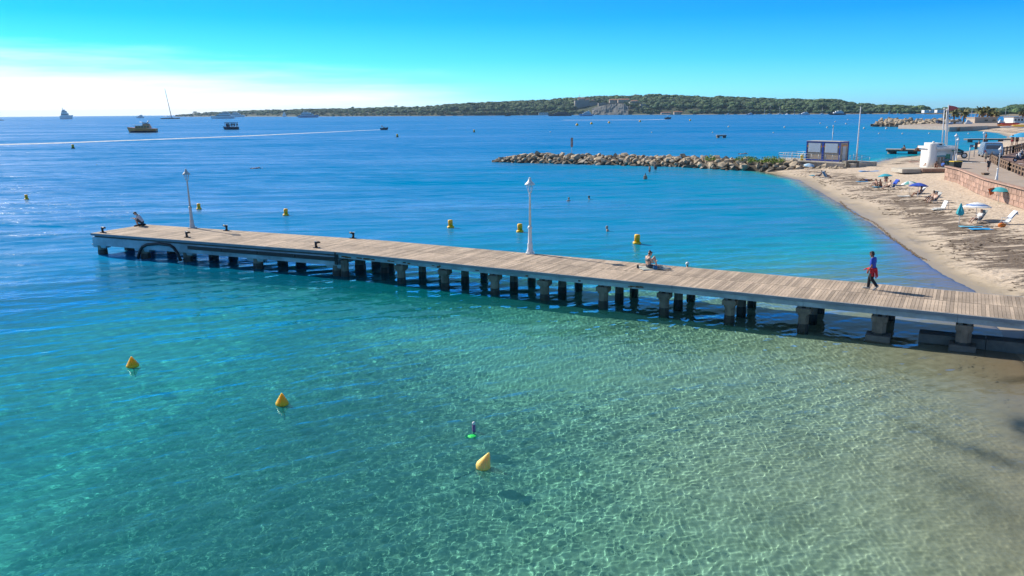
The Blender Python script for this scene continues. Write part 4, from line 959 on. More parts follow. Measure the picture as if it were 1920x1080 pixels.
o = MB().tube([(0, 0, 0), (0, 0, H_ + 2.1)], .04, 6).lathe([(.03, H_ + 2.1), (.1, H_ + 2.25), (.1, H_ + 2.45), (.03, H_ + 2.55)], 8).build('antenna_mast', rail_m, None, CB(W * .45, DPT + .5, 0)); tag(o, 'thin antenna mast rising behind the twin cabins', 'mast')
s0 = P(1589, 300, ZT); s1 = P(1619, 305.5, .6)
st = thing('beach_stairs', 'concrete steps with blue handrails going down from terrace to beach', 'stairs', s0)
ds = (s1 - s0); 
for i in range(6):
    q = ds * ((i + .5) / 6); MB().box((q.x, q.y, q.z / 1 - .35), (ds.xy.length / 6 + .03, 2.0, .7), math.atan2(ds.y, ds.x)).build('step', concl, st)
nrm = Vector((-ds.y, ds.x, 0)).normalized()
for sd in (-1, 1):
    for j in range(4): MB().tube([nrm * sd + Vector((0, 0, .25 + .26 * j)), ds + nrm * sd + Vector((0, 0, .25 + .26 * j))], .03, 5).build('handrail', pm('blue_grey_rail', (.10, .22, .40), .1, 5, .45), st)
    for u in (0, .5, 1): q = ds * u + nrm * sd; MB().tube([q, q + Vector((0, 0, 1.05))], .035, 5).build('post', rail_m, st)
q = P(1594, 312, .8); o = MB().box((0, 0, .2), (2.0, 1.6, 1.7)).box((.0, -.86, .35), (1.4, .12, .9)).build('concrete_block', darkconc, None, (q.x, q.y, .6)); tag(o, 'dark concrete block at the right end of the terrace rocks', 'concrete block')
pbase = P(1605.5, 303, .9); o = MB().lathe([(.14, -.3), (.13, 2), (.07, 97 * pbase.y / F), (.03, 97 * pbase.y / F + .05)], 8).ball((0, 0, 97 * pbase.y / F + .1), .12, 8, 6).build('flagpole', white_p, None, pbase); tag(o, 'tall bare white flagpole beside the cabin steps', 'flagpole')
# raft and small jetties
rp_ = P(1352, 258.5); k = rp_.y / F
rf = thing('swim_raft', 'square bathing raft with pale deck beyond the breakwater', 'raft', rp_, R(4))
for i in range(6): MB().box((0, -3 * k + i * 1.2 * k * 1.0, .95), (18 * k, 1.1 * k, .12)).build('deck_board', concl, rf)
for x in (-6 * k, 6 * k): MB().box((x, 0, .35), (4 * k, 7 * k, 1.05)).build('pontoon', darkconc, rf)
MB().box((0, 0, .7), (17.4 * k, 7 * k, .35)).build('frame', darkconc, rf)
def jetty(label, a, b, w, z, mat):
    o0 = a.copy(); o0.z = 0; t = thing('jetty', label, 'jetty', o0); d = (b - a); d.z = 0; L = d.length; ang = math.atan2(d.y, d.x)
    MB().box((d.x / 2, d.y / 2, z - .18), (L, w, .36), ang).build('deck', mat, t)
    n = max(2, int(L / 4))
    for i in range(n): q = d * ((i + .3) / n); MB().lathe([(w * .32, -2), (w * .3, z - .34)], 8, (q.x, q.y, 0)).build('pile', darkconc, t)
    MB().box((d.x / 2, d.y / 2, z + .02), (L + .1, w + .12, .05), ang).build('deck_top', concl, t)
    return t
jetty('short concrete jetty left of the white kiosk', P(1661, 288), P(1738, 289), 3.2, .95, darkconc)
jetty('thin dark jetty across the far bay right of the kiosk', P(1810, 266.5), P(1896, 266), 2.2, .9, darkconc)
# ------------------------------------------------------------ promenade, wall, kiosk
ZP = 2.25
pinkst = pm('pink_stone', (0.37, 0.235, 0.175), .2, 2.5, .85, bump=.5, bscale=9, rand=.25); paving = pm('promenade_paving', (0.40, 0.32, 0.255), .12, .8, .85, bump=.1, bscale=12)
roadm = pm('reddish_road', (0.21, 0.125, 0.10), .15, .7, .9, bump=.1, bscale=20); whitemk = pm('road_paint', (0.72, 0.72, 0.70), .12, 4, .7)
WT = [P(1775, 310.5, ZP + .35), P(1800, 316, ZP + .35), P(1848, 334, ZP + .35), P(1920, 352, ZP + .35), P(2010, 378, ZP + .35)]
wall = thing('sea_wall', 'low pink stone wall between the sand and the promenade', 'wall', (WT[0].x, WT[0].y, 0)); oW = Vector((WT[0].x, WT[0].y, 0))
BRK = [MB().box((0, 0, 0), (1, .30, 1), taper=.93).mesh('stone', pinkst)]
rng = random.Random(8); nst = 0
for a, b in zip(WT, WT[1:]):
    d = b - a; L = Vector((d.x, d.y, 0)).length; ang = math.atan2(d.y, d.x); dn = Vector((d.x, d.y, 0)) / L
    for r_ in range(3):
        s = 0.0; h = .50
        while s < L - .1:
            w = min(rng.uniform(.6, 1.25), L - s)
            p = a + dn * (s + w / 2); s += w
            o = link('stone', BRK[0], wall, (p.x - oW.x, p.y - oW.y, ZP + .05 - .25 - r_ * .5 + .02 + rng.uniform(-.01, .01))); o.scale = (w - .03, 1 + rng.uniform(-.08, .12), h - .03); o.rotation_euler.z = ang; nst += 1
    c = (a + b) / 2; nn = Vector((-dn.y, dn.x, 0))
    MB().beam(Vector((a.x, a.y, ZP + .27)) - oW, Vector((b.x, b.y, ZP + .27)) - oW, .46, .14).build('coping', pinkst, wall)
    MB().beam(Vector((a.x, a.y, ZP - .72)) - oW + nn * .05, Vector((b.x, b.y, ZP - .72)) - oW + nn * .05, .2, 1.8).build('core', darkconc, wall)
# promenade deck
K1 = P(1752, 312, ZP)
prom_pts = [(w.x + .2, w.y + .25) for w in reversed(WT)]
inner = [P(1790, 303, ZP), P(1800, 290, ZP), P(1835, 287, ZP), P(1880, 276, ZP), P(1935, 262, ZP)]
poly_ = [(w.x + .12, w.y + .3) for w in WT] + [(170, 60), (420, 330)] + [(p.x, p.y) for p in reversed(inner)]
def area(p): return sum(a[0] * b[1] - b[0] * a[1] for a, b in zip(p, p[1:] + p[:1]))
if area(poly_) < 0: poly_ = poly_[::-1]
tag(MB().poly(poly_, -.5, ZP).build('promenade', paving), kind='structure')
rd = [P(1912, 330, ZP), P(1880, 310, ZP), P(1868, 300, ZP), P(1880, 292.5, ZP), P(1910, 283, ZP), P(1990, 276, ZP), P(2200, 300, ZP), P(2100, 345, ZP)]
rdp = [(p.x, p.y) for p in rd]
if area(rdp) < 0: rdp = rdp[::-1]
tag(MB().poly(rdp, ZP - .1, ZP + .008).build('road', roadm), kind='structure')
m = MB()
for x, y, w in [(1822, 305, 2.2), (1836, 305, 1.8), (1905, 307, 1.6), (1880, 300, 1.0)]:
    p = P(x, y, ZP + .014); m.box((p.x, p.y, ZP + .012), (w, .55, .006), R(-15))
tag(m.build('road_marking', whitemk), kind='structure')
# timber guard rails along the road
timb = pm('brown_timber', (0.20, 0.13, 0.085), .25, 4, .85, bump=.3)
def guard(label, pts, h, step, rails=2):
    o0 = pts[0].copy(); t = thing('guard_rail', label, 'guard rail', o0)
    for a, b in zip(pts, pts[1:]):
        d = b - a; n = max(1, round(d.length / step))
        for i in range(n + 1):
            q = a.lerp(b, i / n) - o0; MB().box((q.x, q.y, h / 2), (.24, .24, h)).build('post', timb, t)
        for j in range(rails): z = h * (.45 + .42 * j); MB().beam(a - o0 + Vector((0, 0, z)), b - o0 + Vector((0, 0, z)), .09, .16).build('rail', timb, t)
    return t
guard('near brown timber guard rail along the road edge', [P(1857, 303, ZP), P(1872, 311, ZP), P(1893, 320, ZP), P(1935, 337, ZP)], 1.05, 1.9)
guard('far brown timber guard rail behind the grey van', [P(1880, 291, ZP), P(1899, 287, ZP), P(1921, 280.5, ZP)], 1.25, 2.2)
o = MB().box((0, 0, .7), (.55, .45, 1.5)).box((0, 0, 1.48), (.66, .55, .1)).build('timber_post', timb, None, G(1844.5, 350)); tag(o, 'dark timber post standing against the pink wall', 'post')

whitew = pm('white_render', (0.74, 0.73, 0.70), .06, 1.2, .7); tealm = pm('teal_fascia', (0.05, 0.32, 0.36), .1, 2, .5); darkg = pm('dark_window_glass', (0.02, 0.03, 0.04), .2, 3, .08)
kb = P(1750, 311, 1.6); s = kb.y / F
ks = thing('kiosk', 'white rounded beach kiosk with teal striped front below three flagpoles', 'kiosk', (kb.x, kb.y, 1.0))
def kx(px): return (px - 1750) * s
MB().lathe([(8.6 * s, -.6), (8.2 * s, 20 * s), (7.6 * s, 44 * s), (7.8 * s, 45 * s)], 20, (kx(1745.5), 0, .3)).build('round_tower', whitew, ks)
MB().lathe([(2.2 * s, 45 * s), (2.2 * s, 48 * s), (1.2 * s, 49 * s)], 10, (kx(1746), 0, .3)).build('roof_vent', whitew, ks)
MB().box((kx(1769), 2.2, 18 * s + .3), (30 * s, 4.4, 40 * s)).build('shop_room', whitew, ks)
MB().box((kx(1761), -.08, 30 * s), (18 * s, .3, 6 * s)).build('white_fascia', pm('pale_awning', (.66, .74, .72), .08, 3, .6), ks)
MB().box((kx(1761), -.1, 26 * s), (18.2 * s, .4, 1.6 * s)).build('teal_stripe', tealm, ks)
MB().box((kx(1761), -.02, 16.5 * s), (17 * s, .12, 15 * s)).build('shop_front', pm('beige_shop_front', (.42, .33, .24), .15, 3, .7), ks)
for i in range(3): MB().box((kx(1755 + i * 6), -.1, 16 * s), (.9 * s, .1, 15 * s)).build('mullion', whitew, ks)
MB().box((kx(1774.5), -.06, 20 * s), (8 * s, .2, 19 * s)).build('green_poster', pm('green_poster', (.08, .30, .18), .6, 5, .4), ks)
MB().box((kx(1768), 2.0, 40.5 * s), (37 * s, 5.6, 4 * s)).build('flat_roof', whitew, ks)
MB().box((kx(1757), 1.5, 46 * s), (16 * s, 3.0, 7 * s)).build('roof_block', whitew, ks)
MB().box((kx(1777), .6, 43.5 * s), (38 * s, .4, 2.2 * s)).build('roof_beam', whitew, ks)
MB().box((kx(1759.5), 0, 47 * s), (4.2 * s, .12, 2.4 * s)).build('roof_window', darkg, ks)
for x in (1790, 1794): MB().tube([(kx(x), 1.0, 1.0), (kx(x) , 1.0, 43 * s)], .11, 8).build('column', whitew, ks)
MB().box((kx(1786), .5, 35 * s), (10 * s, 3.0, .12), mat=Euler((0, R(12), 0)).to_matrix()).build('teal_awning', tealm, ks)
for (x, yb, xt, yt, lab) in [(1767, 262, 1774.5, 206, 'left of three leaning white flagpoles on the kiosk'), (1773, 265, 1779, 208, 'middle of three leaning white flagpoles on the kiosk')]:
    yb += 6; x -= .8; a = D(x, yb, kb.y + 1.5); b_ = D(xt, yt, kb.y + 1.5); v = b_ - a; v = Vector((v.x, 0, v.z))
    v.x -= v.z * .06
    o = MB().tube([(0, 0, 0), v * .5, v], [.085, .075, .06], 8).lathe([(.12, 0), (.12, .25), (.04, .3)], 8, v).build('flagpole', white_p, None, a); tag(o, lab, 'flagpole', 'white poles on the kiosk')
a = D(1775.2, 272, kb.y + 1.2); b_ = D(1783, 196, kb.y + 1.2); v = b_ - a; v = Vector((v.x - v.z * .06, 0, v.z))
fp = thing('flagpole', 'tallest white flagpole on the kiosk with a small flag', 'flagpole', a, 0, 'white poles on the kiosk')
MB().tube([(0, 0, 0), v * .5, v], [.085, .075, .055], 8).build('pole', white_p, fp)
MB().add([v + Vector((0.1, 0, -.1)), v + Vector((1.0, .1, -.25)), v + Vector((1.5, -.1, -.5)), v + Vector((.9, .05, -.75)), v + Vector((.1, 0, -.85))], [(0, 1, 2, 3, 4)]).add([v + Vector((0.1, .02, -.1)), v + Vector((1.0, .12, -.25)), v + Vector((1.5, -.08, -.5)), v + Vector((.9, .07, -.75)), v + Vector((.1, .02, -.85))], [(4, 3, 2, 1, 0)]).build('flag', cloth((.5, .12, .12)), fp)
o = MB().box((0, 0, .25), (7.2, 3.2, .5)).build('concrete_step', concl, None, (P(1741, 321, 1.2).x, P(1741, 321, 1.2).y + 1.5, 1.0)); tag(o, 'low concrete step on the sand in front of the kiosk', 'step')
o = MB().box((0, 0, .3), (3.4, 1.4, .4)).build('pink_ledge', pinkst, None, (P(1760, 318, 1.5).x, P(1760, 318, 1.5).y + 1.6, 1.02)); tag(o, 'low pink ledge where bathers sit by the kiosk', 'ledge')
bq = P(1791, 315.5, ZP); bn = thing('wheelie_bin', 'black wheelie bin with a yellow lid beside the kiosk', 'bin', bq, R(10)); bn.scale = (.85, .85, .8)
MB().box((0, 0, .55), (1.25, .85, .95), taper=1.12).build('bin_body', pm('black_bin', (.02, .03, .025), .2, 4, .5), bn); MB().box((0, 0, 1.06), (1.45, 1.0, .12)).build('lid', pm('yellow_lid', (.75, .5, .03), .06, 4, .45), bn)
for x in (-.5, .5): MB().tube([(x - .05, .4, .12), (x + .05, .4, .12)], .12, 10).build('wheel', rubber, bn)
# lamp posts on the promenade
for (xb, yb, xt, yt, z, lab) in [(1868, 339, 1880, 274, ZP, 'white lamp post nearest behind the pink wall'), (1841, 286, 1846, 246, ZP, 'white lamp post left of the grey van'), (1789, 303, 1792, 250, ZP, 'white lamp post rising behind the kiosk columns'), (1792, 306, 1797, 258, ZP, 'white lamp post in front of the kiosk columns')]:
    p = P(xb, yb, z); h = D(xb, yt, p.y).z - z; q = D(xt, yt, p.y)
    lamp_post((p.x, p.y, z), h, lab, lean=(0, (q.x - p.x) / h * .35), plate=False)
def sign(x, y, h, w, hh, lab, mat):
    p = P(x, y, ZP); t = thing('street_sign', lab, 'sign', p, R(-10)); k = p.y / F
    MB().tube([(0, 0, 0), (0, 0, h * k)], .06, 6).build('post', rail_m, t); MB().box((w * k * .3, -.08, (h - hh / 2) * k), (w * k, .05, hh * k)).build('panel', mat, t)
sign(1816, 304, 32, 6, 5, 'square blue grey sign board on a thin post by the promenade', pm('blue_grey_panel', (.12, .2, .3), .2, 4, .4)); sign(1826, 294, 26, 5, 12, 'dark tall sign panel left of the van', pm('dark_panel', (.04, .05, .06), .2, 4, .4))
# vehicles
silver = pm('silver_car_paint', (0.36, 0.38, 0.40), .04, 2, .25, metal=.5); tyre = pm('tyre_rubber', (.015, .015, .015), .2, 6, .8); rim = pm('alloy_rim', (.5, .5, .52), .1, 6, .3, metal=.6); redl = pm('tail_lamp_red', (.45, .02, .02), .1, 6, .3)
carw = pm('white_car_paint', (0.75, 0.75, 0.74), .04, 2, .25); carb = pm('dark_blue_car_paint', (0.02, 0.035, 0.07), .1, 2, .25); carg = pm('grey_car_paint', (.2, .22, .24), .05, 2, .3, metal=.4)
def vehicle(loc, rz, L, W_, H, prof, paint, label, name='van', glass_z=.55, k=1.0):
    t = thing(name, label, name.replace('_', ' '), loc, rz)
    def section(prof, w):
        m = MB(); n = len(prof); vs = []
        for sd in (-1, 1):
            for x, z in prof:
                ins = .0 if z < H * .5 else (z / H - .5) * .28
                vs.append((x * L, sd * (w / 2 - ins * w * .5), z))
        fs = [tuple(range(n)), tuple(range(2 * n - 1, n - 1, -1))] + [(i, n + i, n + (i + 1) % n, (i + 1) % n) for i in range(n)]
        return m.add(vs, fs)
    section(prof, W_).build('body', paint, t)
    for sd in (-1, 1):
        MB().box((0.02 * L, sd * (W_ / 2 - .085 * W_), H * .72), (L * .62, .05, H * .22)).build('side_window', darkg, t)
        for x in (-.31, .31):
            w = MB().tube([(x * L, sd * (W_ / 2 - .20), .33), (x * L, sd * (W_ / 2 + .015), .33)], .33, 14).build('wheel', tyre, t)
            MB().tube([(x * L, sd * (W_ / 2 - .1), .33), (x * L, sd * (W_ / 2 + .03), .33)], .19, 10).build('rim', rim, w)
        MB().box((-L / 2 - .0, sd * W_ * .4, H * .42), (.06, .16, .34)).build('tail_lamp', redl, t)
        MB().box((L / 2 - .02, sd * W_ * .36, H * .38), (.08, .3, .16)).build('headlight', rim, t)
    MB().box((-L / 2 + .02, 0, H * .70), (.08, W_ * .74, H * .26)).build('rear_window', darkg if paint is not silver else pm('tinted_rear_glass', (.12, .16, .2), .1, 2, .1), t)
    MB().box((-L / 2 - .05, 0, .42), (.14, W_ * .94, .18)).build('bumper', carg, t)
    MB().box((-L / 2 - .03, 0, H * .38), (.03, .5, .12)).build('number_plate', pm('plate_yellow_white', (.65, .62, .5), .1, 4, .5), t)
    return t
vanprof = [(-.5, .28), (-.5, .62), (-.495, 1.2), (-.485, 1.95), (-.46, 2.15), (.18, 2.15), (.27, 2.05), (.36, 1.35), (.48, 1.1), (.5, .8), (.5, .28)]
vp = P(1860, 294, ZP + .01); van = vehicle((vp.x, vp.y + .6, ZP + .01), R(68), 4.9, 2.6, 2.15, vanprof, silver, 'silver grey van parked beside the road with its back to the beach')
carprof = [(-.5, .25), (-.5, .85), (-.42, .95), (-.30, 1.42), (.12, 1.45), (.26, .98), (.46, .86), (.5, .6), (.5, .25)]
ZF = 1.7
for i, (x, y, pt, rz, lab) in enumerate([(1741, 231.5, carw, 20, 'white van parked left on the far breakwater'), (1752.5, 231, carw, 15, 'white van parked right on the far breakwater'), (1760, 232, carb, 40, 'dark car parked on the far breakwater by the palms')]):
    p = P(x, y, ZF); v = vehicle((p.x, p.y, ZF), R(rz + 40), 5.2, 2.2, 2.0, vanprof if i < 2 else carprof, pt, lab, 'parked_van' if i < 2 else 'parked_car'); v['group'] = 'vehicles on the far breakwater'
def scooter(x, y, rz, paint, lab):
    p = P(x, y, ZP); t = thing('motor_scooter', lab, 'scooter', (p.x, p.y, ZP + .008), rz, 'scooters parked at the road')
    for xx in (-.62, .62):
        w = MB().tube([(xx, -.07, .28), (xx, .07, .28)], .28, 12).build('wheel', tyre, t); MB().tube([(xx, -.075, .28), (xx, .075, .28)], .15, 10).build('rim', rim, w)
    MB().tube([(-.6, 0, .55), (-.3, 0, .62), (0, 0, .38), (.3, 0, .38), (.45, 0, .7), (.42, 0, .95)], [.16, .2, .15, .14, .16, .1], 8).build('body', paint, t)
    MB().tube([(-.72, 0, .82), (-.3, 0, .84), (.0, 0, .76)], [.1, .15, .11], 8).build('seat', rubber, t)
    MB().tube([(.36, -.34, 1.08), (.42, 0, 1.04), (.36, .34, 1.08)], .03, 6).build('handlebar', rim, t); MB().tube([(.44, 0, .9), (.62, 0, .28)], .05, 6).build('fork', rim, t)
    MB().ball((.5, 0, .92), .1, 8, 6).build('headlight', rim, t)
scooter(1913, 304, R(150), carb, 'dark scooter nearest the frame edge beside the road'); scooter(1917, 300, R(155), carw, 'white scooter just behind the dark one'); scooter(1921, 294, R(160), carg, 'grey scooter farthest along the road edge')
# motorcycle sidecar / trailer wheel by the kiosk
p = P(1803, 297, ZP); t = thing('boat_trailer', 'small dark trailer with a pale spoked wheel right of the kiosk', 'trailer', p, R(-20))
w = MB().tube([(0.3, -.12, .42), (.3, .12, .42)], .42, 18).build('wheel', tyre, t); MB().tube([(.3, -.14, .42), (.3, .14, .42)], .27, 14).build('rim', boll_w, w)
MB().beam((-1.9, .3, .6), (.6, .3, .65), .5, .3).build('frame', carg, t); MB().tube([(-1.9, .3, .85), (-.9, .3, 1.2), (.2, .3, .9)], [.22, .4, .2], 8).build('cover', pm('dark_green_tarp', (.03, .07, .07), .3, 3, .7), t)
# ------------------------------------------------------------ beach furniture and bathers
chair_fr = pm('white_chair_frame', (.62, .64, .64), .06, 5, .45)
def canopy_mesh(r, h, sag, n=8, closed=False):
    m = MB(); rings = 5; vs = [(0, 0, h)]
    for j in range(1, rings + 1):
        f = j / rings
        for k in range(n * 2):
            a = math.pi * k / n; rr = r * f * (1 if k % 2 == 0 else .965); z = h * (1 - f ** 1.7) - (sag * f if k % 2 else 0)
            vs.append((rr * math.cos(a), rr * math.sin(a), z))
    return vs, n * 2, rings
def umbrella(pt, r, H, label, cols, tilt=(0, 0), stripe='panel', group='open parasols on the sand', fringe=True):
    t = thing('beach_umbrella', label, 'parasol', pt); t.rotation_euler = (tilt[0], tilt[1], random.uniform(0, .4))
    ms = [cloth(c) for c in cols]; h = r * .36; vs, n, rings = canopy_mesh(r, h, .03)
    m = MB(); o = 0
    for side in (0, 1):
        V = [(x, y, z + H - h - .02 * side) for x, y, z in vs]; fs = []
        for k in range(n): 
            fs.append(((0, 1 + k, 1 + (k + 1) % n), 0, k))
            for j in range(rings - 1):
                a = 1 + j * n + k; b2 = 1 + j * n + (k + 1) % n; fs.append(((a, a + n, b2 + n, b2), j + 1, k))
        base = len(m.v); m.v.extend(V)
        for f, j, k in fs:
            f = f if side == 0 else f[::-1]
            if stripe == 'panel': mi = (k // 2) % len(ms)
            elif stripe == 'ring': mi = 1 if j == 3 else 0
            else: mi = 0
            m.f.append(tuple(base + q for q in f)); m.mi.append(mi); m.sm.append(True)
    m.build('canopy', ms, t)
    MB().tube([(0, 0, -.25), (0, 0, H + .06)], .022, 6).build('pole', white_p, t)
    rb = MB()
    for k in range(8):
        a = math.pi * k / 4; rb.tube([(0, 0, H - .03), (r * .55 * math.cos(a), r * .55 * math.sin(a), H - h * .38 - .03), (r * .97 * math.cos(a), r * .97 * math.sin(a), H - h - .03)], .008, 4)
    rb.build('ribs', rail_m, t)
    return t
def folding_chair(pt, rz, label, fab, group='low folding beach chairs', towel_c=None, k=1.0):
    t = thing('beach_chair', label, 'beach chair', pt, rz, group); t.scale = (k,) * 3
    m = MB()
    for s in (-.27, .27):
        m.tube([(-.62, s, .98), (-.05, s, .22), (.30, s, .24), (.34, s, 0)], .018, 6); m.tube([(.28, s, .24), (-.34, s, .0)], .018, 6); m.tube([(-.30, s, .52), (.22, s, .5), (.24, s, .24)], .02, 6)
    m.tube([(-.62, -.27, .98), (-.62, .27, .98)], .018, 6); m.tube([(-.34, -.27, 0), (-.34, .27, 0)], .018, 6)
    m.build('frame', chair_fr, t)
    m = MB()
    P_ = [(.30, .235), (.1, .215), (-.06, .225), (-.24, .45), (-.42, .70), (-.61, .965)]
    vs = [(x, s, z + dz) for dz in (.012, -.012) for x, z in P_ for s in (-.26, .26)]; n = len(P_) * 2; fs = []
    for i in range(len(P_) - 1): a = 2 * i; fs += [(a, a + 1, a + 3, a + 2), (n + a, n + a + 2, n + a + 3, n + a + 1), (a, a + 2, n + a + 2, n + a), (a + 1, n + a + 1, n + a + 3, a + 3)]
    m.add(vs, fs); m.build('fabric', fab, t)
    if towel_c is not None:
        m = MB(); vs = [(x + .03, s, z + .05) for x, z in [(-.70, .75), (-.62, 1.0), (-.42, .74), (-.24, .50)] for s in (-.3, .3)]; m.add(vs, [(2 * i, 2 * i + 1, 2 * i + 3, 2 * i + 2) for i in range(3)] + [(2 * i + 2, 2 * i + 3, 2 * i + 1, 2 * i) for i in range(0)])
        o = m.build('hung_towel', towel_c, t); md = o.modifiers.new('s', 'SOLIDIFY'); md.thickness = .03
    return t
bl = lambda *c: cloth(c)
sun_az = math.atan2(sdir.y, sdir.x)
def gp(x, y, dz=0.0): p = G(x, y); return (p.x, p.y, p.z + dz)
TQ = (.03, .36, .46); NAVY = (.02, .07, .42); WHT = (.72, .73, .74); LB = (.28, .48, .66)
# a: pair in chairs at the breakwater root
umbrella(gp(1515, 324), .8, 1.4, 'pale blue white parasol standing against the terrace rocks', [LB, (.55, .66, .74)], (R(10), 0))
c1 = gp(1536, 333.5); folding_chair(c1, R(165), 'beach chair of the left bather below the terrace rocks', bl(.03, .2, .35)); person('chair', c1, R(165), 'bather lounging on a chair, left of two below the terrace rocks', skin_c, hair_d, (('trunks', (.02, .02, .03)),), group='bathers on the beach')
c2 = gp(1549, 334.5); folding_chair(c2, R(20), 'blue beach chair of the right bather below the terrace rocks', bl(.02, .12, .3)); person('chair', c2, R(20), 'bather with legs stretched right, right of two below the terrace rocks', skin_c, hair_b, (('trunks', (.02, .04, .08)),), group='bathers on the beach')
towel(gp(1529, 329, .01), 1.5, .9, R(10), bl(.03, .38, .55), 'turquoise towel left of the pair below the terrace rocks')
towel(gp(1631, 321.5, .01), 3.0, .9, R(0), bl(.03, .25, .62), 'long blue mat lying alone near the cabin shade', .10)
person('lie', gp(1624, 339.5, .02), R(186), 'bather lying flat on the sand left of the turquoise parasol', skin_c, hair_d, (('trunks', (.1, .12, .3)),), group='bathers on the beach')
towel(gp(1622, 340.5, .0), 2.1, .9, R(4), bl(.05, .25, .5), 'blue towel beneath the bather lying flat')
# d
umbrella(gp(1660, 348), .82, 1.4, 'turquoise parasol farthest back on the sand', [TQ, (.04, .42, .52)], (R(-8), 0), stripe='one')
person('sit', gp(1644, 349.5, .02), R(190), 'pale bather sitting knees up, left of the two by turquoise parasol', skin_b, hair_b, (('trunks', (.3, .05, .05)),), group='bathers on the beach')
person('sit', gp(1651, 350.5, .02), R(215), 'tanned bather sitting close beside the pale one', skin_c, hair_d, (('trunks', (.35, .06, .03)),), group='bathers on the beach')
person('sit', gp(1660.5, 341, .02), R(250), 'bather in the shade under the turquoise parasol', skin_c, hair_d, (('trunks', (.3, .05, .05)),), group='bathers on the beach')
towel(gp(1653, 350.5, .0), 1.9, 1.0, R(8), bl(.03, .30, .5), 'blue towel under the two sitting bathers')
# e
c3 = gp(1673, 354.5); folding_chair(c3, R(192), 'beach chair with a blue towel over its back', bl(.05, .1, .25), towel_c=bl(.01, .07, .48), k=1.0)
person('chair', gp(1665, 354.5), R(195), 'bather sitting forward of the blue towel chair', skin_b, hair_d, (('trunks', (.04, .04, .05)),), group='bathers on the beach')
# f
umbrella(gp(1705, 363), .75, 1.35, 'green and white striped parasol behind the dark blue one', [(.10, .34, .32), WHT], (R(-6), R(-5)))
umbrella(gp(1720, 370), .95, 1.5, 'dark blue parasol over a lounging bather', [NAVY, (.03, .09, .5)], (R(-6), R(4)))
c4 = gp(1722, 368.5); folding_chair(c4, R(183), 'white chair under the dark blue parasol', bl(.55, .57, .58), k=1.0); person('chair', c4, R(183), 'bather lounging with legs stretched under the dark blue parasol', skin_a, hair_d, (('trunks', (.03, .04, .06)),), group='bathers on the beach', scale=1.0)
towel(gp(1699, 368, .01), 1.6, .7, R(10), bl(.62, .62, .6), 'white towel at the feet of the bather under the blue parasol', .08)
# g
c5 = gp(1746, 377); c6 = gp(1751, 380)
folding_chair(c5, R(196), 'dark beach chair, left of the close couple', bl(.06, .08, .1), k=1.0); folding_chair(c6, R(196), 'pale beach chair, right of the close couple', bl(.45, .45, .43), k=1.0)
person('chair', c5, R(198), 'dark haired bather, farther of the couple on chairs', skin_c, hair_d, (('trunks', (.02, .02, .02)),), group='bathers on the beach', scale=1.0)
person('chair', c6, R(198), 'bather with bare legs out, nearer of the couple on chairs', skin_b, hair_b, (('trunks', (.05, .05, .06)), ('bra', (.05, .05, .06))), group='bathers on the beach', scale=1.0)
# h low white lounger
def lounger(pt, rz, label, fab):
    t = thing('beach_lounger', label, 'beach lounger', pt, rz); t.scale = (.85, .85, .8)
    m = MB(); m.box((.35, 0, .17), (1.0, .62, .05)); m.beam((-.12, 0, .18), (-.42, 0, 1.0), .62, .07); m.build('seat', fab, t)
    m = MB()
    for s in (-.28, .28): m.tube([(.85, s, 0), (.8, s, .16), (-.15, s, .16), (-.3, s, 0)], .025, 6); m.tube([(-.42, s, 1.0), (-.6, s, .0)], .02, 6)
    m.build('frame', chair_fr, t); return t
lounger(gp(1766, 393), R(188), 'empty white low lounger between the couple and the closed turquoise parasol', pm('white_lounger', (.66, .68, .66), .06, 5, .6)); towel(gp(1760, 393.5, .02), 1.3, .6, R(5), bl(.6, .62, .6), 'white towel at the foot of the empty lounger', .08)
# i closed parasol
ip = gp(1797.5, 424); kk = ip[1] / F; t = thing('closed_umbrella', 'closed turquoise parasol standing upright on its pole', 'parasol', ip)
MB().tube([(0, 0, -.2), (0, 0, 44 * kk)], .022, 6).build('pole', white_p, t)
m = MB(); n = 12; prof = [(20.5, .16), (24, .30), (30, .24), (36, .13), (41, .07), (43.5, .03)]
vs = []
for z, r in prof:
    for k in range(n): a = 2 * math.pi * k / n; q = r * (1 if k % 2 else .72) * 1.02; vs.append((q * math.cos(a), q * math.sin(a), z * kk))
fs = [(i * n + k, i * n + (k + 1) % n, (i + 1) * n + (k + 1) % n, (i + 1) * n + k) for i in range(len(prof) - 1) for k in range(n)] + [tuple(reversed(range(n))), tuple((len(prof) - 1) * n + k for k in range(n))]
m.add(vs, fs).build('canopy', bl(.05, .40, .44), t)
# j
umbrella(gp(1829, 414), 1.08, 1.5, 'large white parasol with a blue band over a seated reader', [(.76, .77, .78), (.10, .22, .5)], (R(-4), R(3)), stripe='ring')
c7 = gp(1833, 417.5); folding_chair(c7, R(196), 'grey chair of the reader under the white parasol', bl(.25, .27, .25), k=1.0); person('chair', c7, R(196), 'person in pale top reading under the white parasol', skin_b, hair_b, (('shirt', (.6, .6, .58)), ('trunks', (.3, .3, .28))), group='bathers on the beach', scale=1.02)
# k
folding_chair(gp(1886, 421), R(175), 'empty white chair at the right with a blue seat strap', bl(.66, .70, .76), towel_c=bl(.62, .68, .78), k=1.0)
o = MB().ball((0, 0, .16), .2, 12, 8, sc3=(1.5, 1, .85), jit=.1).tube([(-.15, 0, .3), (0, 0, .44), (.15, 0, .3)], .015, 6).build('orange_bag', bl(.72, .20, .03), None, gp(1878, 426)); tag(o, 'orange bag on the sand below the empty white chair', 'bag')
towel(gp(1832, 425.5, .01), 2.6, .55, R(-8), bl(.12, .40, .55), 'pale blue towel under the white parasol, farther of two', .06); towel(gp(1843, 430, .02), 1.9, .8, R(-5), bl(.02, .32, .68), 'bright blue towel nearest the seaweed line', .05)
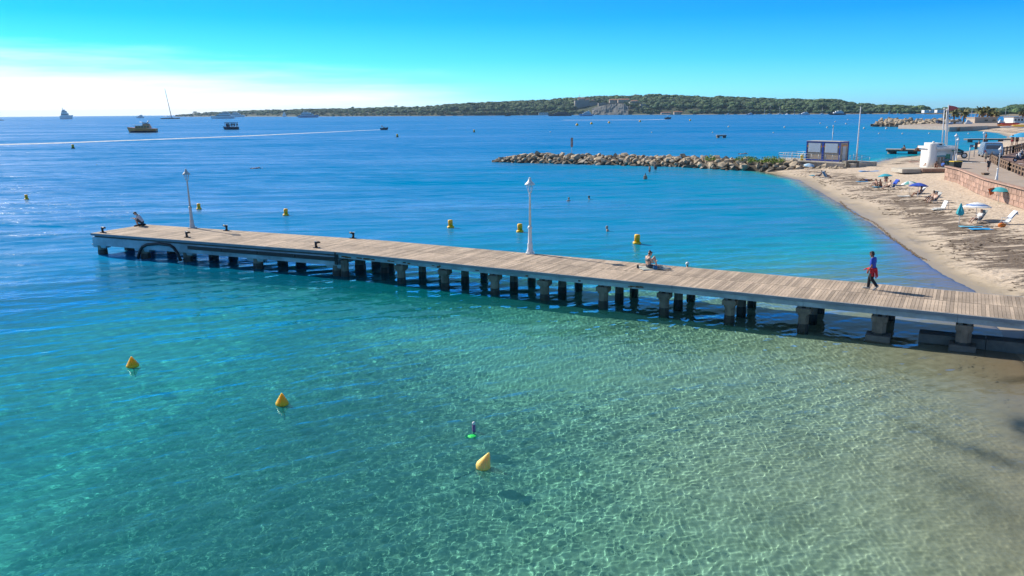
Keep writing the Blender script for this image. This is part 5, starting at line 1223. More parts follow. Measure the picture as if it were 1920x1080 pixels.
# l
up = gp(1871, 381); umbrella(up, .95, 1.5, 'turquoise parasol beside the pink wall with an orange cloth hanging', [(.06, .42, .48), (.05, .36, .42)], (0, 0), stripe='one')
o = MB().add([(0, 0, 0), (.65, .1, .12), (.6, 0, -.45), (.2, -.1, -.6)], [(0, 1, 2, 3)]).build('hanging_cloth', bl(.70, .16, .05), None, (up[0] - 1.15, up[1] - .1, up[2] + 1.35)); md = o.modifiers.new('s', 'SOLIDIFY'); md.thickness = .02; tag(o, 'orange and red cloth hanging from the turquoise parasol by the wall', 'towel')
c8 = gp(1904, 381); folding_chair(c8, R(186), 'dark folding chair of the tanned man by the pink wall', bl(.05, .05, .05), k=1.0); person('chair', c8, R(186), 'tanned bather reclining on a chair by the pink wall', skin_c, hair_d, (('trunks', (.03, .03, .03)),), group='bathers on the beach', scale=1.02)
# m people at the kiosk
for x, y, ps, rz, sk, hr, we, lab in [(1741, 309, 'sit', 195, skin_a, hair_b, (('trunks', (.6, .6, .6)),), 'bather sitting leftmost on the step at the kiosk'), (1755, 313, 'sit', 240, skin_c, hair_d, (('trunks', (.3, .05, .03)),), 'tanned bather sitting before the round white kiosk tower'),
                                    (1766, 312, 'chair', 200, skin_c, hair_d, (('shirt', (.03, .12, .45)),), 'bather in blue on a chair at the kiosk front'), (1772, 309, 'sit', 215, skin_a, hair_b, (('shirt', (.25, .08, .06)),), 'bather in red top under the kiosk parasol')]:
    person(ps, (P(x, y, 1.65).x, P(x, y, 1.65).y, hz(P(x, y, 1.2).x, P(x, y, 1.2).y) + (.5 if ps == 'sit' else .32)), R(rz), lab, sk, hr, we, group='people around the kiosk', scale=1.02)
q = P(1775, 311, 1.6); umbrella((q.x, q.y, 1.35), .75, 1.25, 'grey blue parasol at the kiosk front', [(.35, .4, .42), (.3, .35, .38)], stripe='one')
# n walkers on the promenade
for x, y, px_h, rz, sk, we, lab, ps in [(1847, 305, 20, 250, skin_b, (('shorts', (.25, .22, .18)), ('shirt', (.5, .42, .3))), 'walker in beige shorts coming down the promenade', 'stroll'), (1858, 304, 18, 80, skin_c, (('shorts', (.05, .05, .06)), ('shirt', (.06, .07, .08))), 'walker in dark clothes near the timber rail', 'stroll'),
                                    (1852, 322, 24, 260, skin_b, (('shorts', (.04, .04, .05)), ('shirt', (.06, .05, .05))), 'runner in dark top just behind the pink wall', 'walk')]:
    p = P(x, y, ZP); person(ps, (p.x, p.y, ZP + .005), R(rz), lab, sk, hair_d, we, scale=px_h * p.y / F / 1.72, shoe=(.3, .3, .3), group='people on the promenade')
for x, y, lab, sk, hx in [(1897, 274, 'bather in red trunks standing left at the far beach corner', skin_c, .4), (1905.5, 274, 'bather standing right beside the far blue parasol', skin_a, .1)]:
    p = P(x, y, ZP + 1); person('stand', (p.x, p.y, ZP + .9), R(220), lab, sk, hair_d, (('trunks', (hx, .04, .04)),), scale=1.1, group='bathers at the far beach corner')
q = P(1915, 275, ZP + .9); umbrella((q.x, q.y, ZP + .8), 1.9, 2.4, 'bright blue parasol at the far corner of the beach', [(.03, .3, .55), (.04, .36, .6)], stripe='one'); 
mnd = P(1908, 276, ZP); tag(MB().lathe([(9, 0), (7.5, .55), (5, .85), (.5, .9)], 24, (mnd.x + 2.5, mnd.y + 1.0, ZP)).build('sand_bank', sand_m), kind='structure')
for x, y, lab in [(1696, 281, 'bather sitting on the left end of the short jetty'), (1722, 281.5, 'bather sitting mid way on the short jetty'), (1735, 281.5, 'bather sitting beside the kiosk end of the short jetty')]:
    p = P(x, y + 2, .98); person('sit', (p.x, p.y, .98), R(200), lab, skin_c, hair_d, (('trunks', (.35, .06, .03)),), scale=1.35, group='bathers on the short jetty')
p = P(1727, 291, 0); person('stand', (p.x, p.y, -.9), R(180), 'bather in blue life vest standing in water before the short jetty', skin_c, hair_b, (('shirt', (.03, .12, .2)),), scale=1.25)
for x, y, lab in [(1850, 264, 'bather on the thin far jetty, right one'), (1838, 267, 'bather on the thin far jetty, left one')]:
    p = P(x, y, .95); person('stand', (p.x, p.y + .5, .95 if y < 265 else -.6), R(200), lab, skin_c, hair_d, (('trunks', (.35, .05, .04)),), scale=1.2)
towel(gp(1713, 304, .01), 1.6, .8, R(20), bl(.35, .08, .06), 'small red towel lying on the sand left of the kiosk', .12); towel(gp(1685, 307, .01), 2.0, .7, R(0), bl(.12, .1, .08), 'dark brown towel on the sand between cabin and kiosk', .1); towel(gp(1726, 308, .02), 2.0, 1.0, R(10), bl(.6, .5, .45), 'pale striped towel beside the leftmost kiosk bather', .1)
wl = [P(*q, .03) for q in [(1570, 371), (1577, 378), (1590, 392), (1608, 403), (1640, 417), (1655, 430), (1672, 446), (1690, 458), (1712, 474), (1722, 480), (1740, 489)]]
rng = random.Random(5); fl2 = MB()
for a, b in zip(wl, wl[1:]):
    n = max(2, int((b - a).length / .12))
    for i in range(n):
        q = a.lerp(b, i / n) + Vector((rng.gauss(0, .06), rng.gauss(0, .06), 0)); an = math.atan2(b.y - a.y, b.x - a.x) + rng.gauss(0, .5); L = rng.uniform(.08, .22); w = L * .35; c_, s_ = math.cos(an), math.sin(an)
        fl2.add([(q.x - c_ * L, q.y - s_ * L, .02), (q.x + s_ * w, q.y - c_ * w, .02), (q.x + c_ * L, q.y + s_ * L, .02), (q.x - s_ * w, q.y + c_ * w, .02), (q.x, q.y, .05)], [(0, 1, 4), (1, 2, 4), (2, 3, 4), (3, 0, 4)])
tag(fl2.build('floating_weed', pm('floating_weed', (.17, .115, .07), .4, 5, .9)), kind='stuff')
# sea-grass wrack with real relief
rng = random.Random(21); wr = MB()
cnt = 0
while cnt < 900:
    x = rng.uniform(24, 46); y = rng.uniform(28, 120); d = float(sdist(np.array([x]), np.array([y]))[0])
    if not (1.6 < d < 9.5): continue
    if vnoise(np.array([x]), np.array([y]), 2.2, 44)[0] < .55: continue
    z = hz(x, y); a = rng.gauss(R(120), .6); L = rng.uniform(.1, .38); w = L * rng.uniform(.15, .35); cnt += 1
    c_, s_ = math.cos(a), math.sin(a); hh = rng.uniform(.02, .06)
    wr.add([(x - c_ * L, y - s_ * L, z - .01), (x - s_ * w, y + c_ * w, z - .01), (x + c_ * L, y + s_ * L, z - .01), (x + s_ * w, y - c_ * w, z - .01), (x + c_ * L * .2, y + s_ * L * .2, z + hh)], [(0, 4, 1), (1, 4, 2), (2, 4, 3), (3, 4, 0)])
tag(wr.build('seaweed', pm('dry_sea_grass', (.075, .05, .032), .4, 5, .95, bump=.4)), kind='stuff')
# ------------------------------------------------------------ islands and far shore
canopy_g = pm('pine_canopy', (0.040, 0.085, 0.030), .45, .05, .85, rand=.38); canopy_o = pm('light_canopy', (0.08, 0.13, 0.04), .4, .05, .85, rand=.3); bark = pm('pine_bark', (.10, .07, .05), .3, 1, .9)
dry = pm('island_undergrowth', (0.030, 0.042, 0.018), .5, .02, .95); cliffm = pm('limestone_cliff', (0.13, 0.13, 0.125), .35, .03, .95, bump=1.0, bscale=.08); shorem = pm('island_shore_rock', (.32, .26, .19), .3, .05, .95)
def bpx(px): return float(np.interp(px, [330, 560, 820, 1060, 1300, 1500, 1690, 1760], [3900, 2750, 2250, 2106, 1800, 1600, 1416, 1380]))
SKY_PX = [(330, 217.5), (345, 216), (380, 211.5), (440, 208), (500, 206), (560, 204.5), (640, 203), (720, 201), (800, 199.5), (830, 196.5), (880, 193), (940, 190), (1000, 188), (1040, 185.5), (1085, 182), (1120, 179), (1190, 178), (1220, 176.5), (1260, 177), (1300, 180), (1340, 180), (1400, 183), (1440, 185), (1480, 187), (1540, 187), (1570, 190), (1600, 197.5), (1640, 199.5), (1680, 202.5), (1712, 206), (1735, 211)]
def skyl(px): return float(np.interp(px, [a for a, _ in SKY_PX], [b for _, b in SKY_PX]))
TREE_H = 9.0
def island_point(px, v):     # v: 0 shore .. 1 ridge
    Y = bpx(px); base = D(px, 500, Y); zr = D(px, skyl(px), Y + 90).z - TREE_H * .8
    zr = max(zr, 1.0); x = ray(px, 300)[0] / ray(px, 300)[1]
    y = Y + v * 170
    return Vector((x * Y * (1 + v * 170 / Y * .9), y, .7 + (zr - .7) * (v ** .62)))
m = MB(); cols_ = np.linspace(332, 1738, 150); rows = [-.04, 0, .06, .15, .3, .5, .7, 1.0, 1.3]
vs = []
for px in cols_:
    for v in rows:
        q = island_point(px, min(max(v, 0), 1)); z = q.z
        if v < 0: q.y -= 6; z = -2
        if v > 1: q.y += 60; z = -2
        vs.append((q.x, q.y, z + (mnoise.noise(Vector((q.x * .02, q.y * .02, 0))) * 2 if 0 < v < 1 else 0)))
nr_ = len(rows); fs = []
for i in range(len(cols_) - 1):
    for j in range(nr_ - 1): a = i * nr_ + j; fs.append((a, a + nr_, a + nr_ + 1, a + 1))
mi0 = len(m.f); m.add(vs, fs, 0, True)
for i in range(len(m.f)):
    if i % (nr_ - 1) < 1: m.mi[i] = 1
tag(m.build('island', [dry, shorem]), kind='structure')
def crown_tmpl(rng, flat=.55, n=7):
    m = MB()
    for _ in range(n):
        a = rng.uniform(0, 6.28); r = rng.uniform(0, .72); c = (r * math.cos(a), r * math.sin(a), rng.uniform(-.18, .28) * (1 - r * .5))
        m.ball(c, rng.uniform(.30, .50), 7, 5, sc3=(1, 1, flat + .2), jit=.14, rng=rng)
    leaf = MB()
    leaf_clump(m, (0, 0, -.05), 1.0, 1.0, .5, 34, .2, rng)
    return m.v, m.f
rng = random.Random(77); TM = [crown_tmpl(rng) for _ in range(10)]
# individual trees: the clearest crowns on skyline and shore; the rest is one wood
CRM = []
for i, (v, f) in enumerate(TM):
    me = bpy.data.meshes.new('crown'); me.from_pydata(v, [], f); me.materials.append(canopy_g); me.update(); CRM.append(me)
TRK = MB().tube([(0, 0, -1), (.03, .02, -.5), (0, 0, 0)], [.06, .045, .03], 5).mesh('trunk', bark)
def in_fort(px, v): return 1072 < px < 1236 and v < .55
wood = [MB(), MB()]; count = 0
spots = []
tries = 0
while len(spots) < 2600 and tries < 12000:
    tries += 1
    px = rng.uniform(338, 1732); v = rng.uniform(0.015, 1.0) ** .8
    if rng.random() > .5 + .5 * min(1, (px - 300) / 700): continue
    if 1108 < px < 1176 and v < .50: continue
    if 1076 < px < 1110 and v < .62: continue
    if 1236 < px < 1290 and v < .04: continue
    spots.append((px, v))
SK = [(px + rng.uniform(-6, 6), .9) for px in np.arange(350, 1730, 7.5)]
SHORE_T = [(px + rng.uniform(-3, 3), rng.uniform(.012, .06)) for px in np.arange(560, 1732, 4.2) if not (1106 < px < 1180 or 1236 < px < 1284 or 1008 < px < 1030)]
for px, v in spots + SK + SHORE_T:
    q = island_point(px, v); Y = q.y
    r = rng.uniform(8.0, 15.0) * (.85 if px < 820 else 1.0) * (.55 if v < .12 else 1); hgt = r * rng.uniform(.5, 1.1) if v < .85 else rng.uniform(5, 10)
    vsr, fsr = TM[rng.randrange(10)]; a = rng.uniform(0, 6.28); ca, sa = math.cos(a), math.sin(a)
    c = Vector((q.x, q.y, q.z + hgt * .55)); W_ = wood[0 if rng.random() < .72 else 1]; o = len(W_.v)
    W_.v.extend([(c.x + (x * ca - y * sa) * r, c.y + (x * sa + y * ca) * r, c.z + z * r * .8) for x, y, z in vsr]); W_.f.extend([tuple(i + o for i in f) for f in fsr]); W_.mi.extend([0] * len(fsr)); W_.sm.extend([False] * len(fsr))
wb = MB(); wb.v = wood[0].v + wood[1].v; o = len(wood[0].v); wb.f = wood[0].f + [tuple(i + o for i in f) for f in wood[1].f]; wb.mi = [0] * len(wood[0].f) + [1] * len(wood[1].f); wb.sm = [False] * len(wb.f)
tag(wb.build('pine_wood', [canopy_g, canopy_o]), kind='stuff')
# lone pines standing above the skyline
for px, up_, lab in [(370, 3, 'tiny pine at the far left tip of the island'), (664, 3.2, 'small round pine breaking the low western skyline'), (726, 2.6, 'small pine left of the umbrella shaped one on the skyline'), (745, 4.2, 'umbrella shaped pine standing clear on the low skyline'), (803, 3, 'dark clump pine where the skyline starts to rise'), (1050, 4, 'tall pine at the left of the fort'), (1462, 4.5, 'dark round pine rising right of the small anchored sailing boats'), (1661, 3.6, 'blocky pine near the right end of the island'), (1610, 3, 'round pine above the bare flagpole')]:
    q = island_point(px, .95); k = q.y / F; t = thing('pine_tree', lab, 'tree', (q.x, q.y, q.z), 0, 'pines on the island skyline')
    hgt = (up_ + 2.2) * k
    o = link('trunk', TRK, t, (0, 0, hgt - 1.5 * k)); o.scale = (hgt * 1.6, hgt * 1.6, hgt * 1.4)
    o = link('crown', CRM[rng.randrange(10)], t, (0, 0, hgt)); o.scale = (4.2 * k, 4.2 * k, 3.0 * k)
# fort, cliff and houses on the island
fortm = pm('fort_stone', (0.25, 0.23, 0.21), .2, .08, .9, bump=.3, bscale=.5); roofm = pm('terracotta_roof', (.34, .15, .09), .2, .3, .85); plas = pm('pale_plaster', (.46, .36, .28), .1, .1, .8)
def island_box(x0, x1, y0, y1, Y, dep, m, mi=0, taper=1.0):
    a = D(x0, y1, Y); b = D(x1, y1, Y); z1 = D((x0 + x1) / 2, y0, Y).z; z0 = min(a.z, b.z)
    m.box(((a.x + b.x) / 2, Y + dep / 2, (z0 + z1) / 2), (b.x - a.x, dep, z1 - z0), 0, mi, taper); return Vector(((a.x + b.x) / 2, Y, z0)), b.x - a.x, z1 - z0
fort = thing('fort', 'pale stone fort with walls and terracotta roofs on the island cliff', 'fort', (0, 0, 0))
YF = 2140
for x0, x1, y0, y1, dy, dep in [(1078, 1106, 188.5, 203, -25, 40), (1106, 1122, 192, 204, -30, 30), (1181, 1201, 191, 203, -160, 30), (1201, 1226, 195, 204, -190, 20), (1122, 1146, 193, 200, -60, 20)]:
    m = MB(); c, w, h = island_box(x0, x1, y0, y1, YF + dy, dep, m, taper=.97); m.build('rampart', fortm, fort)
    mm = MB(); n = max(3, int(w / 4))
    for i in range(n): mm.box((c.x - w / 2 * .96 + (i + .5) * w * .96 / n, c.y + 1.2, c.z + h + .4), (w / n * .55, 1.6, 1.2))
    tag(mm.build('battlement', fortm, fort), kind='stuff')
for x0, x1, y0, y1, dy in [(1084, 1096, 184.5, 189, -10), (1110, 1121, 188, 192.5, -20), (1143, 1158, 187.5, 193, -80), (1159, 1180, 187, 192.5, -110), (1184, 1196, 189, 192, -145), (1098, 1106, 186, 189, -6)]:
    m = MB(); c, w, h = island_box(x0, x1, y0, y1, YF + dy, 14, m); wl = m.build('building', plas, fort)
    m = MB(); e = 1.0; z = c.z + h; m.add([(c.x - w / 2 - e, c.y - e, z), (c.x + w / 2 + e, c.y - e, z), (c.x + w / 2 + e, c.y + 14 + e, z), (c.x - w / 2 - e, c.y + 14 + e, z), (c.x - w / 2 + 2, c.y + 7, z + h * .38), (c.x + w / 2 - 2, c.y + 7, z + h * .38)], [(0, 1, 5, 4), (1, 2, 5), (2, 3, 4, 5), (3, 0, 4), (3, 2, 1, 0)]); m.build('roof', roofm, wl)
    n = max(2, int(w / 4))
    for i in range(n): MB().box((c.x - w / 2 + (i + .5) * w / n, c.y - .03, c.z + h * .55), (1.1, .12, h * .34)).build('window', darkg, wl)
cl_ = MB(); vs = []; nx_ = 40; nz_ = 8
for i in range(nx_ + 1):
    px = 1110 + (1178 - 1110) * i / nx_
    for j in range(nz_ + 1):
        v = j / nz_; ytop = np.interp(px, [1108, 1120, 1150, 1170, 1178, 1228], [204, 200, 194, 194, 200, 203]); py = 215.6 + (ytop - 215.6) * v
        Yc = bpx(px) - 6 + 16 * v + 7 * mnoise.noise(Vector((px * .11, v * 2.2, 1))) + 3 * mnoise.noise(Vector((px * .35, v * 5, 4)))
        q = D(px, py, Yc); vs.append(q)
fs = [(i * (nz_ + 1) + j, (i + 1) * (nz_ + 1) + j, (i + 1) * (nz_ + 1) + j + 1, i * (nz_ + 1) + j + 1) for i in range(nx_) for j in range(nz_)]
tag(cl_.add(vs, fs, 0, False).build('cliff', cliffm), kind='structure')
def house(x0, x1, y0, y1, Y, label, roof=True, dep=9, wall=None, flat=False):
    a = D(x0, y1, Y); b = D(x1, y1, Y); z1 = D((x0 + x1) / 2, y0, Y).z; w = b.x - a.x; h = (z1 - a.z) * (.72 if roof else 1)
    t = thing('house', label, 'house', ((a.x + b.x) / 2, Y, a.z)); MB().box((0, dep / 2, h / 2 - .5), (w, dep, h + 1)).build('wall', wall or plas, t)
    if roof:
        e = .5; m = MB(); m.add([(-w / 2 - e, -e, h), (w / 2 + e, -e, h), (w / 2 + e, dep + e, h), (-w / 2 - e, dep + e, h), (-w / 2 + 1, dep / 2, h * 1.4), (w / 2 - 1, dep / 2, h * 1.4)], [(0, 1, 5, 4), (1, 2, 5), (2, 3, 4, 5), (3, 0, 4), (3, 2, 1, 0)]); m.build('roof', roofm, t)
    n = max(2, int(w / 5))
    for i in range(n): MB().box((-w / 2 + (i + .5) * w / n, -.05, h * .55), (w / n * .3, .14, h * .38)).build('window', darkg, t)
    return t
house(1010, 1028, 211, 215.3, 2100, 'low pale pavilion at the island shore left of the dark yacht', False, wall=pm('white_pavilion', (.6, .55, .5), .1, .2, .7))
house(1240, 1258, 210, 213.8, 1850, 'long low house with orange roof at the island shore'); house(1264, 1280, 208.5, 214, 1838, 'pale house at the island landing stage'); house(1372, 1392, 205.5, 210, 1755, 'white house with terracotta roof above the island shore'); house(1392, 1416, 209.5, 211.5, 1735, 'long low wall house by the island shore', False)
# mast on the fort
q = D(1086.5, 184.5, YF - 5); o = MB().tube([(0, 0, 0), (0, 0, 11)], .35, 6).tube([(-2, 0, 7.5), (2, 0, 7.5)], .2, 5).build('radio_mast', rail_m, None, q); tag(o, 'thin radio mast above the fort roofs', 'mast')

# right hand headlands
def headland(name, x0, x1, prof, Y0, dep, ntree, rmin, rmax, seed, lab):
    rng = random.Random(seed); m = MB(); vs = []; n = 30
    def pt(u, v):
        px = x0 + (x1 - x0) * u; z = max(1.0, D(px, np.interp(px, [a for a, _ in prof], [b for _, b in prof]), Y0 + dep * .6).z - rmin * .9)
        d = ray(px, 300); x = d[0] / d[1] * (Y0 + dep * v); return Vector((x, Y0 + dep * v, .8 + (z - .8) * v ** .7))
    for i in range(n + 1):
        for v in (-.02, 0, .1, .3, .6, 1.0, 1.2):
            q = pt(i / n, min(1, max(v, 0))); q.z = -2 if v < 0 or v > 1 else q.z; q.y += (v - 1) * dep if v > 1 else (-4 if v < 0 else 0); vs.append(q)
    fs = [(i * 7 + j, (i + 1) * 7 + j, (i + 1) * 7 + j + 1, i * 7 + j + 1) for i in range(n) for j in range(6)]
    m.add(vs, fs, 0, True)
    for i in range(len(m.f)):
        if i % 6 < 2: m.mi[i] = 1
    tag(m.build(name, [dry, shorem]), kind='structure')
    w = MB()
    for _ in range(ntree):
        q = pt(rng.random(), rng.uniform(.08, 1)); r = rng.uniform(rmin, rmax); vsr, fsr = TM[rng.randrange(10)]; o = len(w.v)
        w.v.extend([(q.x + x * r, q.y + y * r, q.z + r * .4 + z * r * .8) for x, y, z in vsr]); w.f.extend([tuple(i + o for i in f) for f in fsr]); k = 0 if rng.random() < .6 else 1; w.mi.extend([k] * len(fsr)); w.sm.extend([False] * len(fsr))
    tag(w.build('pine_wood', [canopy_g, canopy_o]), kind='stuff')
headland('far_headland', 1728, 1880, [(1728, 209), (1745, 205.5), (1760, 202.5), (1800, 203.5), (1850, 205), (1880, 207)], 1300, 160, 170, 5, 9, 31, '')
headland('right_headland', 1858, 2060, [(1858, 206), (1872, 203), (1890, 197.5), (1908, 195), (1930, 195), (2060, 200)], 900, 160, 210, 5, 9, 32, '')
for i, (x0, x1, y0, y1) in enumerate([(1733, 1742, 206.5, 210.5), (1744, 1752, 207, 210.5), (1757, 1769, 206, 210.5)]):
    house(x0, x1, y0, y1, 1285, ['white villa farthest left on the far headland', 'small white villa between the other two on the far headland', 'long white villa nearest the kiosk poles on the far headland'][i], False, wall=whitew)
# ------------------------------------------------------------ far beach: palms, building, boats ashore
frond_m = pm('palm_frond', (0.15, 0.14, 0.035), .4, .6, .7, rand=.2); frond_d = pm('dry_palm_frond', (.24, .14, .05), .3, .6, .8); trunk_m = pm('palm_trunk', (.16, .11, .07), .3, 2, .9, bump=.5)
def palm_crown(rng, n=34):
    m = MB()
    for i in range(n):
        a = rng.uniform(0, 6.28); el = rng.uniform(-.9, 1.2); L = rng.uniform(.8, 1.05); p = Vector((0, 0, 0)); d = Vector((math.cos(a) * math.cos(el), math.sin(a) * math.cos(el), math.sin(el))); sd = Vector((-math.sin(a), math.cos(a), 0)); mi = 1 if el < -.35 else 0
        prev = None; K = 5
        for s in range(K + 1):
            w = .17 * math.sin(math.pi * (s + .6) / (K + 1)); pts = (p - sd * w - Vector((0, 0, w * .6)), p, p + sd * w - Vector((0, 0, w * .6)))
            if prev: m.add([*prev, *pts], [(0, 1, 4, 3), (1, 2, 5, 4)], mi)
            prev = pts; p = p + d * (L / K); d = (d + Vector((0, 0, -.24))).normalized()
    return m.mesh('crown', [frond_m, frond_d])
rngp = random.Random(3); PC = [palm_crown(rngp) for _ in range(4)]
def palm(px, yc, ybase, rpx, Y, label):
    rpx *= 1.4; yc -= 1.5; c = D(px, yc, Y); k = Y / F; b = D(px + .5, ybase, Y); t = thing('palm_tree', label, 'palm tree', (b.x, b.y, b.z), rngp.uniform(0, 6), 'palm trees at the far beach')
    h = c.z - b.z; r = rpx * k
    MB().lathe([(.42 * r * .35, 0), (.11 * r, h * .15), (.10 * r, h * .85), (.15 * r, h * .95), (.08 * r, h)], 8).build('trunk', trunk_m, t)
    o = link('crown', PC[rngp.randrange(4)], t, (0, 0, h)); o.scale = (r, r, r)
for a in [(1772, 219, 235, 6.5, 455, 'palm half hidden behind the left leaning flagpole'), (1787, 213, 234, 9, 452, 'palm right behind the tallest kiosk flagpole'), (1805.5, 213, 234, 9, 445, 'palm standing alone between kiosk poles and the beige building'), (1834, 209, 232, 9, 460, 'tallest palm leftmost above the beige building'), (1841, 212, 232, 8, 452, 'palm second from left above the beige building'), (1849, 208, 232, 9, 470, 'palm in the middle above the beige building'), (1857, 212, 232, 8.5, 458, 'palm right of the middle above the beige building'), (1865, 214, 232, 7.5, 452, 'lowest palm at the right above the beige building'), (1915, 213, 232, 7, 440, 'palm beside the white building at the frame edge')]: palm(*a)
bb = thing('harbour_building', 'flat roofed beige building with two small dark windows under the palms', 'building', D(1848, 235, 430)); k = 430 / F
beige = pm('beige_render', (.44, .37, .29), .08, .3, .85)
MB().box((0, 4, 6.6 * k), (42 * k, 8, 14.5 * k)).build('wall', beige, bb); MB().box((0, 4, 14.2 * k), (44 * k, 8.8, 1.2 * k)).build('roof_edge', pm('roof_edge_tan', (.40, .30, .22), .1, .4, .8), bb); MB().box((-20.5 * k, -.1, 6.6 * k), (2 * k, .4, 14 * k)).build('pilaster', plas, bb)
for x in (-.0, 14.5): MB().box((x * k, -.05, 9 * k), (5.5 * k, .3, 2.6 * k)).build('window', darkg, bb)
wbld = thing('white_building', 'white two storey building at the right frame edge behind the kayaks', 'building', D(1908, 234, 420)); k = 420 / F
MB().box((3 * k, 4, 6 * k), (24 * k, 8, 13 * k)).build('wall', whitew, wbld); MB().box((3 * k, 3.8, 13.6 * k), (26 * k, 9, 1.2 * k)).build('roof', pm('roof_edge_tan', (.4, .3, .22)), wbld)
for x in (-5, 1, 7): MB().box((x * k, -.05, 9 * k), (3 * k, .3, 3.4 * k)).build('window', darkg, wbld)
MB().box((-7 * k, -1, 5 * k), (6 * k, 2, .8 * k)).build('balcony', whitew, wbld)
hullw = pm('white_gelcoat', (.74, .75, .76), .05, .6, .3); hulln = pm('navy_hull', (.015, .022, .045), .15, .6, .3); hullo = pm('varnished_orange_hull', (.95, .27, .07), .2, .5, .45); teak = pm('teak', (.36, .22, .11), .2, 1, .6); hullb = pm('pale_blue_hull', (.2, .34, .5), .1, .5, .35)
def hull_mb(L, B, H, bow=.35, sheer=.25, trans=.85):
    m = MB(); n = 14; vs = []
    for i in range(n + 1):
        t = i / n; x = -L / 2 + L * t; bt_ = B / 2 * (trans + (1 - trans) * min(1, t * 3)) * (1 - max(0, (t - .5) / .5) ** 2.2); zt = H * (1 + sheer * max(0, t - .3) ** 1.6 * 1.6); rake = bow * max(0, t - .75) * H
        for s, zz, w in ((1, zt, 1), (1, zt * .35, .88), (1, -.25 * H, .45), (-1, -.25 * H, .45), (-1, zt * .35, .88), (-1, zt, 1)):
            vs.append((x + (rake * 4 * (zz / zt)), s * bt_ * w, zz))
    fs = []
    for i in range(n):
        for j in range(6): a = i * 6 + j; b2 = i * 6 + (j + 1) % 6; fs.append((a, b2, b2 + 6, a + 6))
    fs.append(tuple(range(6))[::-1]); return m.add(vs, fs)
def wakes(name, pts, w0, w1, dens, seed):
    m = MB(); n = len(pts); vs = []; wv = []
    P3 = [Vector((p.x, p.y, 0.03)) for p in pts]; K = 60; out = []
    for i in range(K + 1):
        u = i / K * (n - 1); a = int(min(u, n - 2)); q = P3[a].lerp(P3[a + 1], u - a); dr = (P3[a + 1] - P3[a]).normalized(); nn = Vector((-dr.y, dr.x, 0)); w = w0 + (w1 - w0) * i / K
        for sgn in (-1, -.5, 0, .5, 1): vs.append(q + nn * w * sgn * (1 + .25 * mnoise.noise(Vector((i * .7, sgn, seed)))))
    m.add(vs, [(i * 5 + j, (i + 1) * 5 + j, (i + 1) * 5 + j + 1, i * 5 + j + 1) for i in range(K) for j in range(4)])
    mt = bpy.data.materials.get('foam_%d' % int(dens * 100)) or bpy.data.materials.new('foam_%d' % int(dens * 100)); mt.use_nodes = True; nt = mt.node_tree
    if len(nt.nodes) < 4:
        nt.nodes.clear(); o = N(nt, 'ShaderNodeOutputMaterial'); ge = N(nt, 'ShaderNodeNewGeometry'); d = N(nt, 'ShaderNodeBsdfDiffuse'); d.inputs[0].default_value = (.75, .78, .8, 1); tr_ = N(nt, 'ShaderNodeBsdfTransparent'); mx = N(nt, 'ShaderNodeMixShader')
        nz = tn(nt, .35, 5, .7, ge.outputs['Position']); f = mathn(nt, 'MULTIPLY', mathn(nt, 'SUBTRACT', nz, .62 - dens * .4), 4.0, True); nt.links.new(mathn(nt, 'MULTIPLY', f, dens), mx.inputs[0]); nt.links.new(tr_.outputs[0], mx.inputs[1]); nt.links.new(d.outputs[0], mx.inputs[2]); nt.links.new(mx.outputs[0], o.inputs[0])
    tag(m.build(name, mt), kind='stuff')
